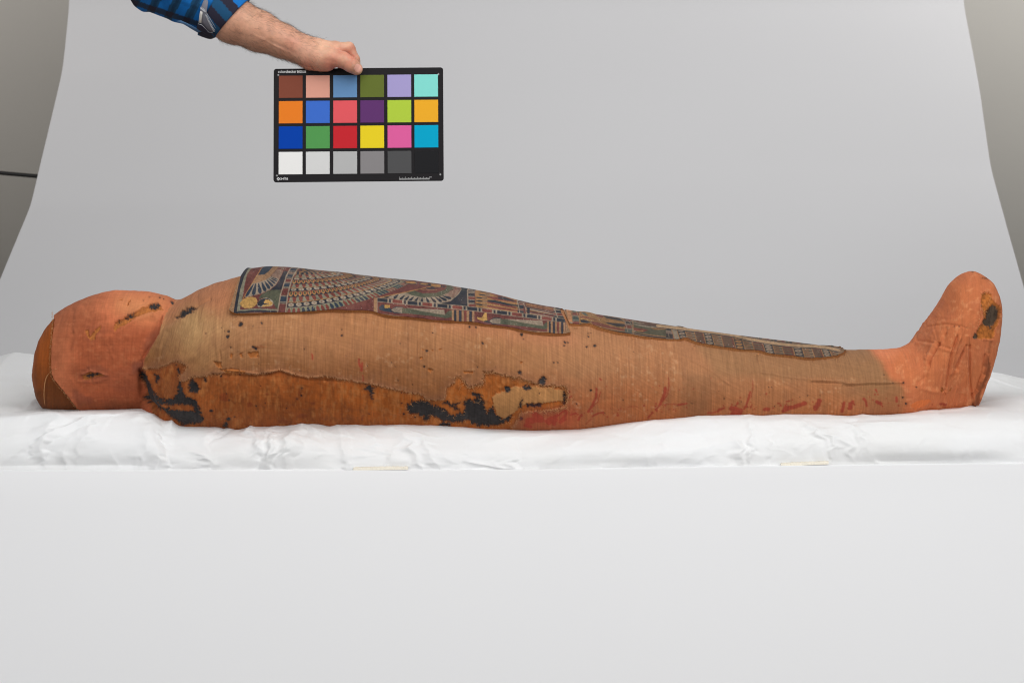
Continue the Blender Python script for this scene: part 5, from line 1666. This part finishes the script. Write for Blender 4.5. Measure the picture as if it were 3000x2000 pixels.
M = .001
arm = [((560, 45), 14, 34), ((760, 152), 14, 36.5), ((950, 232), 12, 32), ((1120, 303), 10, 26.5), ((1235, 352), 9, 23)]
D = None
for (p, y, r), (p2, y2, r2_) in zip(arm[:-1], arm[1:]):
    d = cone(P5(*p, y), P5(*p2, y2), r * M, r2_ * M, 1.12)
    D = d if D is None else smin(D, d, .012)
# metacarpals: index nearest the camera .. little finger furthest
def C5(a_, b_, ra, rb, k, sq=None):
    global D
    D = smin(D, cone(P5(*a_), P5(*b_), ra * M, rb * M, sq), k)


C5((1235, 355, 6), (1360, 375, 2), 22, 21, .012)
C5((1235, 360, 20), (1360, 385, 26), 20, 19, .012)
C5((1360, 372, 4), (1500, 366, 8), 18, 13.5, .010)
C5((1360, 370, 22), (1505, 356, 27), 15, 12.5, .012)
C5((1350, 380, 40), (1480, 372, 45), 14, 12, .012)
C5((1330, 400, 50), (1440, 400, 60), 13, 11, .012)
C5((1290, 425, 22), (1330, 462, 34), 15, 13, .010)         # heel of the hand
C5((1330, 462, 34), (1400, 480, 44), 13, 12, .010)
# thumb muscle
C5((1320, 460, -2), (1450, 472, -8), 13, 12, .010)
C5((1300, 405, -4), (1400, 425, -10), 18, 17, .010)
C5((1400, 425, -10), (1500, 425, -14), 17.5, 14.5, .008)
Dt = cone(P5(1470, 422, -13), P5(1560, 438, -19), 15.5 * M, 13.2 * M)
Dt = smin(Dt, cone(P5(1560, 440, -19), P5(1620, 474, -19), 13.0 * M, 12.4 * M), .004)
Dt = smin(Dt, cone(P5(1620, 475, -19), P5(1662, 507, -15), 12.2 * M, 10.4 * M), .004)
D = smin(D, Dt, .0045)
# fingers: index, middle, ring, little (each bends down behind the card)
for (m0, pip, dip, tip, r0, r1, r2_, r3) in (
        ((1500, 366, 8), (1606, 352, 6), (1648, 436, 7), (1668, 540, 11), 13, 9.6, 8.6, 7.8),
        ((1505, 358, 27), (1612, 362, 26), (1650, 450, 18), (1650, 590, 15), 12, 9.6, 8.6, 7.8),
        ((1480, 372, 45), (1590, 385, 44), (1620, 480, 32), (1600, 610, 22), 11.5, 9.2, 8.2, 7.4),
        ((1440, 400, 60), (1530, 420, 60), (1560, 500, 46), (1540, 610, 30), 10.5, 8, 7.2, 6.5)):
    Df = cone(P5(*m0), P5(*pip), r0 * M, r1 * M)
    Df = smin(Df, cone(P5(*pip), P5(*dip), r1 * M, r2_ * M), .003)
    Df = smin(Df, cone(P5(*dip), P5(*tip), r2_ * M, r3 * M), .003)
    D = smin(D, Df, .0030)


def groove(pts, w, depth):
    global D
    dd = None
    for a_, b_ in zip(pts[:-1], pts[1:]):
        d = cone(P5(*a_), P5(*b_), 0, 0)
        dd = d if dd is None else np.minimum(dd, d)
    D = D + depth * M * np.exp(-(dd / (w * M)) ** 2)


groove([(1482, 350, -12), (1525, 385, -14), (1585, 410, -14), (1632, 432, -12)], 2.2, 2.6)      # between thumb and index
groove([(1597, 362, -6), (1584, 385, -8), (1580, 402, -8)], 1.5, 1.6)
groove([(1610, 345, -5), (1596, 368, -6)], 1.3, .9)
groove([(1622, 392, -5), (1640, 412, -5)], 1.4, .7)
for k in range(6):
    groove([(1296 + k * 22, 405, -24), (1322 + k * 22, 470, -22)], 1.5, .45)
for k in range(4):
    groove([(1590 + k * 11, 448 + k * 4, -32), (1578 + k * 11, 476 + k * 5, -32)], 1.1, .4)
groove([(1250, 470, -10), (1340, 492, -14)], 2.5, 1.6)
groove([(1262, 350, -18), (1270, 400, -18)], 4, -.6)
groove([(980, 190, -18), (1120, 262, -15), (1250, 330, -14)], 3.0, -1.0)       # tendon and veins
groove([(900, 250, -26), (1050, 330, -22), (1180, 400, -20)], 2.2, -.9)
groove([(1000, 300, -24), (1120, 345, -22), (1210, 400, -20)], 3.5, .7)
groove([(1440, 440, -28), (1500, 455, -30)], 3, .6)


def surface_nets(D, gx, gy, gz):
    Sg = D < 0
    nx, ny, nz = D.shape
    cells_ = np.zeros((nx - 1, ny - 1, nz - 1), np.int16)
    for i in (0, 1):
        for j in (0, 1):
            for k in (0, 1):
                cells_ += Sg[i:nx - 1 + i, j:ny - 1 + j, k:nz - 1 + k]
    act = (cells_ > 0) & (cells_ < 8)
    idx = -np.ones(act.shape, np.int64); ids = np.argwhere(act); idx[act] = np.arange(len(ids))
    acc = np.zeros((len(ids), 3)); cnt = np.zeros(len(ids))
    I, J, K = ids.T
    corners = [(0, 0, 0), (1, 0, 0), (0, 1, 0), (1, 1, 0), (0, 0, 1), (1, 0, 1), (0, 1, 1), (1, 1, 1)]
    for a_ in range(8):
        for b_ in range(a_ + 1, 8):
            ca_, cb_ = corners[a_], corners[b_]
            if sum(abs(ca_[q] - cb_[q]) for q in range(3)) != 1: continue
            da = D[I + ca_[0], J + ca_[1], K + ca_[2]]; db = D[I + cb_[0], J + cb_[1], K + cb_[2]]
            x_ = (da < 0) != (db < 0)
            t = np.where(x_, da / np.where(x_, da - db, 1), 0)
            for q in range(3):
                acc[:, q] += np.where(x_, ca_[q] + t * (cb_[q] - ca_[q]), 0)
            cnt += x_
    pos = ids + acc / cnt[:, None]
    st_ = gx[1] - gx[0]
    V = np.stack([gx[0] + pos[:, 0] * st_, gy[0] + pos[:, 1] * st_, gz[0] + pos[:, 2] * st_], 1)
    F = []
    for axis in range(3):
        sl0 = [slice(None)] * 3; sl1 = [slice(None)] * 3
        sl0[axis] = slice(0, -1); sl1[axis] = slice(1, None)
        ch_ = Sg[tuple(sl0)] != Sg[tuple(sl1)]
        e = np.argwhere(ch_)
        o1, o2 = [(1, 2), (0, 2), (0, 1)][axis]
        e = e[(e[:, o1] > 0) & (e[:, o2] > 0) & (e[:, o1] < D.shape[o1] - 1) & (e[:, o2] < D.shape[o2] - 1)]
        q = []
        for (a_, b_) in ((0, 0), (1, 0), (1, 1), (0, 1)):
            ee = e.copy(); ee[:, o1] -= a_; ee[:, o2] -= b_; q.append(idx[ee[:, 0], ee[:, 1], ee[:, 2]])
        q = np.stack(q, 1)
        flip = Sg[e[:, 0], e[:, 1], e[:, 2]]
        if axis == 1: flip = ~flip
        q[~flip] = q[~flip][:, ::-1]
        F.append(q)
    F = np.concatenate(F); F = F[(F >= 0).all(1)]
    return V, F


SV, SF = surface_nets(D, gx, gy, gz)


def grad_at(V):
    i = np.clip(((V - [gx[0], gy[0], gz[0]]) / HB).astype(int), 1, np.array(D.shape) - 3)
    a_, b_, c_ = i.T
    g = np.stack([D[a_ + 2, b_, c_] - D[a_ - 1, b_, c_], D[a_, b_ + 2, c_] - D[a_, b_ - 1, c_], D[a_, b_, c_ + 2] - D[a_, b_, c_ - 1]], 1)
    return g / (np.linalg.norm(g, axis=1, keepdims=True) + 1e-9)


spx, spy = proj(SV); zx_ = (spx - 380) * 2.502; zy_ = spy * 2.502
skin = np.tile(alb(204, 152, 126), (len(SV), 1))
def sblend(cx, cy, r, c, k):
    global skin
    w_ = np.exp(-(((zx_ - cx) / r) ** 2 + ((zy_ - cy) / r) ** 2))[:, None] * k
    skin = skin * (1 - w_) + np.asarray(c) * w_
for (cx, cy, r, k) in ((1600, 400, 40, .8), (1635, 430, 30, .7), (1500, 460, 60, .5), (1600, 470, 35, .5), (1300, 480, 50, .5), (1180, 330, 60, .3), (1640, 350, 25, .5), (1450, 480, 50, .4), (1540, 380, 25, .5)):
    sblend(cx, cy, r, alb(196, 112, 92), k)
for (cx, cy, r, k) in ((1420, 330, 60, .5), (1590, 325, 30, .4), (1690, 530, 20, .5), (1580, 430, 40, .35), (900, 120, 80, .3)):
    sblend(cx, cy, r, alb(228, 184, 152), k)
fore = np.clip((1230 - zx_) / 300, 0, 1)[:, None] * .4
skin = skin * (1 - fore) + alb(188, 138, 110) * fore
mott = np.random.default_rng(5).random(len(SV))[:, None]
skin = skin * (.97 + .06 * mott)
me = mesh_np('arm_and_hand', SV, SF)
paint(me, 'paint', skin)
sk, t, b = nt('skin')
at = node(t, 'ShaderNodeAttribute', attribute_name='paint'); tc = node(t, 'ShaderNodeTexCoord')
n1 = node(t, 'ShaderNodeTexNoise'); n1.inputs['Scale'].default_value = 120; n1.inputs['Detail'].default_value = 5; t.links.new(tc.outputs['Object'], n1.inputs['Vector'])
mr = node(t, 'ShaderNodeMapRange'); mr.inputs['From Min'].default_value = .3; mr.inputs['From Max'].default_value = .7; mr.inputs['To Min'].default_value = .9; mr.inputs['To Max'].default_value = 1.08
t.links.new(n1.outputs['Fac'], mr.inputs['Value'])
vm = node(t, 'ShaderNodeVectorMath', operation='SCALE'); t.links.new(at.outputs['Color'], vm.inputs[0]); t.links.new(mr.outputs['Result'], vm.inputs['Scale'])
t.links.new(vm.outputs[0], b.inputs['Base Color'])
b.inputs['Roughness'].default_value = .5; b.inputs['Specular IOR Level'].default_value = .35
b.inputs['Subsurface Weight'].default_value = .25; b.inputs['Subsurface Radius'].default_value = (1, .35, .2); b.inputs['Subsurface Scale'].default_value = .004
n2 = node(t, 'ShaderNodeTexVoronoi'); n2.inputs['Scale'].default_value = 700; t.links.new(tc.outputs['Object'], n2.inputs['Vector'])
bp = node(t, 'ShaderNodeBump'); bp.inputs['Strength'].default_value = .2; bp.inputs['Distance'].default_value = .0004
t.links.new(n2.outputs['Distance'], bp.inputs['Height']); t.links.new(bp.outputs['Normal'], b.inputs['Normal'])
armo = link('arm_and_hand', me, sk); keep(armo, person)
# make sure faces point outwards
GN = grad_at(SV)

# thumb nail
nn_c = P5(1671, 503, -24)
k_ = int(np.argmin(((np.stack([zx_, zy_], 1) - (1672, 500)) ** 2).sum(1) + np.where(SV[:, 1] < CY - .012, 0, 1e6)))
nc, nrm = SV[k_], GN[k_]
ta = P5(1690, 530, -15) - P5(1640, 490, -19); ta -= nrm * ta.dot(nrm); ta /= np.linalg.norm(ta); tbv = np.cross(nrm, ta)
NV, NFq = [], []
nu_, nv_ = 12, 12
for i in range(nu_):
    for j in range(nv_):
        uu = (i / (nu_ - 1) - .5) * 2; vv = (j / (nv_ - 1) - .5) * 2
        # squircle outline
        sx2 = uu * math.sqrt(1 - vv * vv / 2 * .75); sy2 = vv * math.sqrt(1 - uu * uu / 2 * .75)
        p = nc + ta * (sx2 * .0078 + .0005) + tbv * sy2 * .0064
        NV.append(p)
NV = np.array(NV)
# drape onto the finger
for _ in range(6):
    ii_ = ((NV - [gx[0], gy[0], gz[0]]) / HB)
    i0_ = ii_.astype(int); f_ = ii_ - i0_
    dd = 0
    for a_ in (0, 1):
        for b_ in (0, 1):
            for c_ in (0, 1):
                wgt = (f_[:, 0] if a_ else 1 - f_[:, 0]) * (f_[:, 1] if b_ else 1 - f_[:, 1]) * (f_[:, 2] if c_ else 1 - f_[:, 2])
                dd = dd + wgt * D[i0_[:, 0] + a_, i0_[:, 1] + b_, i0_[:, 2] + c_]
    NV = NV - nrm * (dd - .00045)[:, None]
no = link('thumb_nail', mesh_np('thumb_nail', NV, grid_faces(nu_, nv_)), flat_mat('nail', alb(228, 170, 152), .25, .05, 200, spec=.5)); keep(no, person)

# arm hair: fine dark strands lying along the forearm
hr = np.random.default_rng(8)
cand = np.nonzero((zx_ > 640) & (zx_ < 1420))[0]
pr = np.interp(zx_[cand], [640, 1250, 1330, 1420], [1, 1, .7, .05]) * (.35 + .65 * np.clip(np.abs(GN[cand, 2]) * 1.1, 0, 1))
pick = cand[hr.random(len(cand)) < pr * 4600 / pr.sum()]
axis_dir = P5(1235, 352, 9) - P5(760, 152, 14); axis_dir /= np.linalg.norm(axis_dir)
hc, hrad = [], []
for k in pick:
    n_ = GN[k]; tdir = axis_dir + np.array([0, 0, -.35]) * (1 if n_[2] < .3 else -.0) + hr.normal(size=3) * .35
    tdir -= n_ * tdir.dot(n_); tdir /= np.linalg.norm(tdir)
    L_ = (.005 + hr.random() * .008)
    liftk = .18 + hr.random() * .35
    p = SV[k] - n_ * .0003
    pts = [p]
    dcur = tdir * .8 + n_ * liftk
    for q in range(4):
        dcur = dcur + hr.normal(size=3) * .13 - n_ * .06
        dcur /= np.linalg.norm(dcur)
        pts.append(pts[-1] + dcur * L_ / 4)
    hc.append(np.array(pts)); hrad.append(.000085)
V, F = tubes(hc, hrad, 3)
o = link('arm_hair', mesh_np('arm_hair', V, F), flat_mat('dark_hair', (.09, .06, .045), .6, .2, 200)); keep(o, person); o['kind'] = 'stuff'

# sleeve: upper-left, bottom/top outline pairs
SL = [((640, 262), (865, 6), 45), ((600, 272), (800, -60), 47), ((500, 236), (705, -130), 50), ((400, 182), (620, -205), 54), ((300, 160), (530, -275), 58), ((200, 112), (440, -345), 61),
      ((80, 58), (330, -430), 64), ((0, -10), (250, -500), 66), ((-120, -120), (130, -610), 68), ((-260, -240), (0, -730), 70)]
kn = []
for (b_, t_2, w_) in SL: kn.append((b_[0], b_[1], t_2[0], t_2[1], w_))
sl_ = catmull(kn, 150)
na_ = 140
TH = np.linspace(0, 2 * pi, na_ + 1)[:-1]


def sleeve_grid(rows_, grow, seed, fold, inner=False):
    r_ = np.random.default_rng(seed)
    cB = P5(rows_[:, 0], rows_[:, 1], 16); cT = P5(rows_[:, 2], rows_[:, 3], 16)
    c_ = (cB + cT) / 2; hv = (cT - cB) / 2; hl_ = np.linalg.norm(hv, axis=1, keepdims=True); hd = hv / hl_
    P_ = c_[:, None] + hd[:, None] * ((hl_ + grow)[:, None] * np.cos(TH)[None, :, None])
    P_[..., 1] -= ((rows_[:, 4] / 1000 + grow))[:, None] * np.sin(TH)[None]
    if fold:
        rmp = np.clip((np.arange(len(rows_)) - 18) / 30, 0, 1)[:, None] if fold >= 1 else 1
        f1 = fbm(len(rows_), na_, 34, 3, .8) - .5
        wv = np.linspace(0, 1, na_)
        f1 = f1 * (1 - wv) ** 0
        # make the folds meet round the back
        bl_ = np.clip((wv - .8) / .2, 0, 1); f1 = f1 * (1 - bl_) + f1[:, :1] * bl_
        dirs = P_ - c_[:, None]; dirs /= np.linalg.norm(dirs, axis=2, keepdims=True)
        rid = np.abs(f1) * 2
        P_ += dirs * ((f1 * .020 + rid * .006) * fold * rmp)[..., None]
    return P_


def wrap_faces(n, m):
    i = np.arange(n - 1)[:, None] * m; j = np.arange(m)[None, :]; j2 = (j + 1) % m
    return np.stack([i + j, i + j2, i + m + j2, i + m + j], -1).reshape(-1, 4)


B1, B2, B3, B4, B5 = alb(8, 98, 170), alb(30, 52, 78), alb(36, 34, 50), alb(18, 66, 100), alb(66, 96, 130)


def plaid(P_, cuff):
    x_, y_ = proj(P_); x_ = (x_ - 380) * 6.533; y_ = y_ * 6.533
    # on the far side the pattern continues round
    c_ = np.tile(B1, x_.shape + (1,))
    if not cuff:
        s_ = x_ + .5 * y_; t_ = y_ - .33 * x_
        fs = ((s_ - 430) / 390) % 1
        c_[fs < .46] = B4 * .95
        c_[(fs > .16) & (fs < .34)] = B4 * .62
        ft = ((t_ + 25) / 620) % 1
        m_ = ft < .17
        c_[m_] = B2
        c_[m_ & (fs < .40)] = B3
        m_ = (ft > .55) & (ft < .66)
        c_[m_] = c_[m_] * .8
    else:
        # bands run with the arm
        t_ = y_ - 1.12 * (x_ - 1500)
        ft = ((t_ + 510) / 550) % 1
        c_[:] = B4 * 1.15
        c_[ft < .47] = B3
        c_[t_ < -515] = B1 * 1.1
    return c_


def cloth_mat(name):
    m_ = paint_mat(name, .85, .09, 1400, .35)
    return m_


shirt_m = cloth_mat('plaid_cotton')
rows1 = sl_[8:]
Pm_ = sleeve_grid(rows1, 0, 3, 1.0)
me = mesh_np('sleeve', Pm_.reshape(-1, 3), wrap_faces(len(rows1), na_))
paint(me, 'paint', plaid(Pm_, False).reshape(-1, 3))
slv = link('sleeve', me, shirt_m); keep(slv, person)
# rolled cuff: outer face, rounded lip, inner face
rows2 = sl_[:24]
outer = sleeve_grid(rows2[::-1], .0045, 4, .10)
lip1 = sleeve_grid(rows2[:1], .0030, 4, 0); lip1 += (P5(652, 270, 16) - P5(640, 262, 16)) * .3
lip2 = sleeve_grid(rows2[:1], -.0015, 4, 0)
inn = sleeve_grid(rows2[:14], -.0065, 4, 0)
Pc = np.concatenate([outer, lip1, lip2, inn])
me = mesh_np('cuff', Pc.reshape(-1, 3), wrap_faces(len(Pc), na_))
paint(me, 'paint', plaid(Pc, True).reshape(-1, 3))
cf_ = link('cuff', me, shirt_m); keep(cf_, slv) if False else keep(cf_, person)

# grey placket opening with pale stitching, lying on the cuff
SZ = (380, 0, 6.533)


def on_cuff(x_, y_, lift):
    """point on the camera side of the cuff/sleeve for a detail coordinate"""
    px, py = x_ / SZ[2] + SZ[0], y_ / SZ[2] + SZ[1]
    best = None
    for Pg in (outer, Pm_):
        gx_, gy_ = proj(Pg)
        d_ = (gx_ - px) ** 2 + (gy_ - py) ** 2 + np.where(np.sin(TH)[None] > -.25, 0, 1e9)
        k = int(np.argmin(d_)); q = Pg.reshape(-1, 3)[k]
        if best is None or q[1] < best: best = q[1]
    return unproj(px, py, best - lift)


def patch_mesh(name, pts, mat, lift, n_=14, th=.0012):
    xs_ = [p[0] for p in pts]; ys_ = [p[1] for p in pts]
    cx_, cy_ = sum(xs_) / len(pts), sum(ys_) / len(pts)
    V_ = [on_cuff(cx_, cy_, lift + .0012)]
    for f_, l_ in ((.5, lift + .001), (1.0, lift)):
        V_ += [on_cuff(cx_ + (p[0] - cx_) * f_, cy_ + (p[1] - cy_) * f_, l_) for p in pts]
    V_ += [on_cuff(p[0], p[1], lift - th - .001) for p in pts]
    n = len(pts); F_ = []
    for i in range(n):
        j = (i + 1) % n
        F_.append((0, 1 + i, 1 + j)); F_.append((1 + i, 1 + n + i, 1 + n + j)); F_.append((1 + i, 1 + n + j, 1 + j))
        F_.append((1 + n + i, 1 + 2 * n + i, 1 + 2 * n + j)); F_.append((1 + n + i, 1 + 2 * n + j, 1 + n + j))
    o_ = link(name, mesh_np(name, np.array(V_), np.array(F_)), mat); keep(o_, person)
    return o_


patch_mesh('placket_lining', [(1430, -20), (1500, 20), (1500, 70), (1455, 140), (1465, 260), (1500, 380), (1560, 480), (1620, 590), (1590, 635), (1500, 590), (1400, 520), (1320, 450), (1330, 320), (1350, 200), (1380, 100)], flat_mat('grey_lining', alb(112, 112, 122), .9, .12, 120), .003)
patch_mesh('placket_fold', [(1350, 215), (1395, 235), (1385, 330), (1370, 445), (1318, 440), (1330, 330)], flat_mat('pale_lining', alb(196, 192, 186), .9, .08, 120), .0062)
patch_mesh('placket_edge', [(1300, 452), (1340, 452), (1420, 500), (1500, 590), (1600, 640), (1640, 650), (1610, 725), (1560, 722), (1450, 660), (1340, 590), (1280, 545)], flat_mat('navy_edge', B3, .9, .15, 120), .0045)
patch_mesh('pale_hem', [(880, 405), (980, 395), (1120, 460), (1280, 545), (1380, 615), (1300, 630), (1180, 560), (1050, 480)], flat_mat('pale_blue_cotton', B5 * 1.3, .9, .15, 120), .0035)
stc, srd = [], []
for k in range(14):       # zigzag loops down the placket
    f_ = k / 13
    x_ = 1465 + 150 * f_ ** 1.1; y_ = 290 + 300 * f_
    ang = np.linspace(0, 2 * pi, 9)
    stc.append(np.array([on_cuff(x_ + 16 * cos(a_), y_ + 20 * sin(a_), .0055) for a_ in ang])); srd.append(.00028)
for k in range(5):
    x_ = 1365 + k * 20; y_ = 160 + k * 14
    stc.append(np.array([on_cuff(x_ + 14 * cos(a_), y_ + 22 * sin(a_), .0065) for a_ in np.linspace(0, 2 * pi, 9)])); srd.append(.0004)
for pts in ([(1310, 462), (1370, 478), (1440, 540), (1510, 620), (1590, 634)], [(1470, 250), (1530, 350), (1600, 470), (1645, 540)]):
    stc.append(np.array([on_cuff(x_, y_, .0068) for x_, y_ in pts])); srd.append(.00032)
V, F = tubes(stc, srd, 4)
o = link('stitching', mesh_np('stitching', V, F), flat_mat('white_thread', (.75, .77, .8), .9)); keep(o, person); o['kind'] = 'stuff'
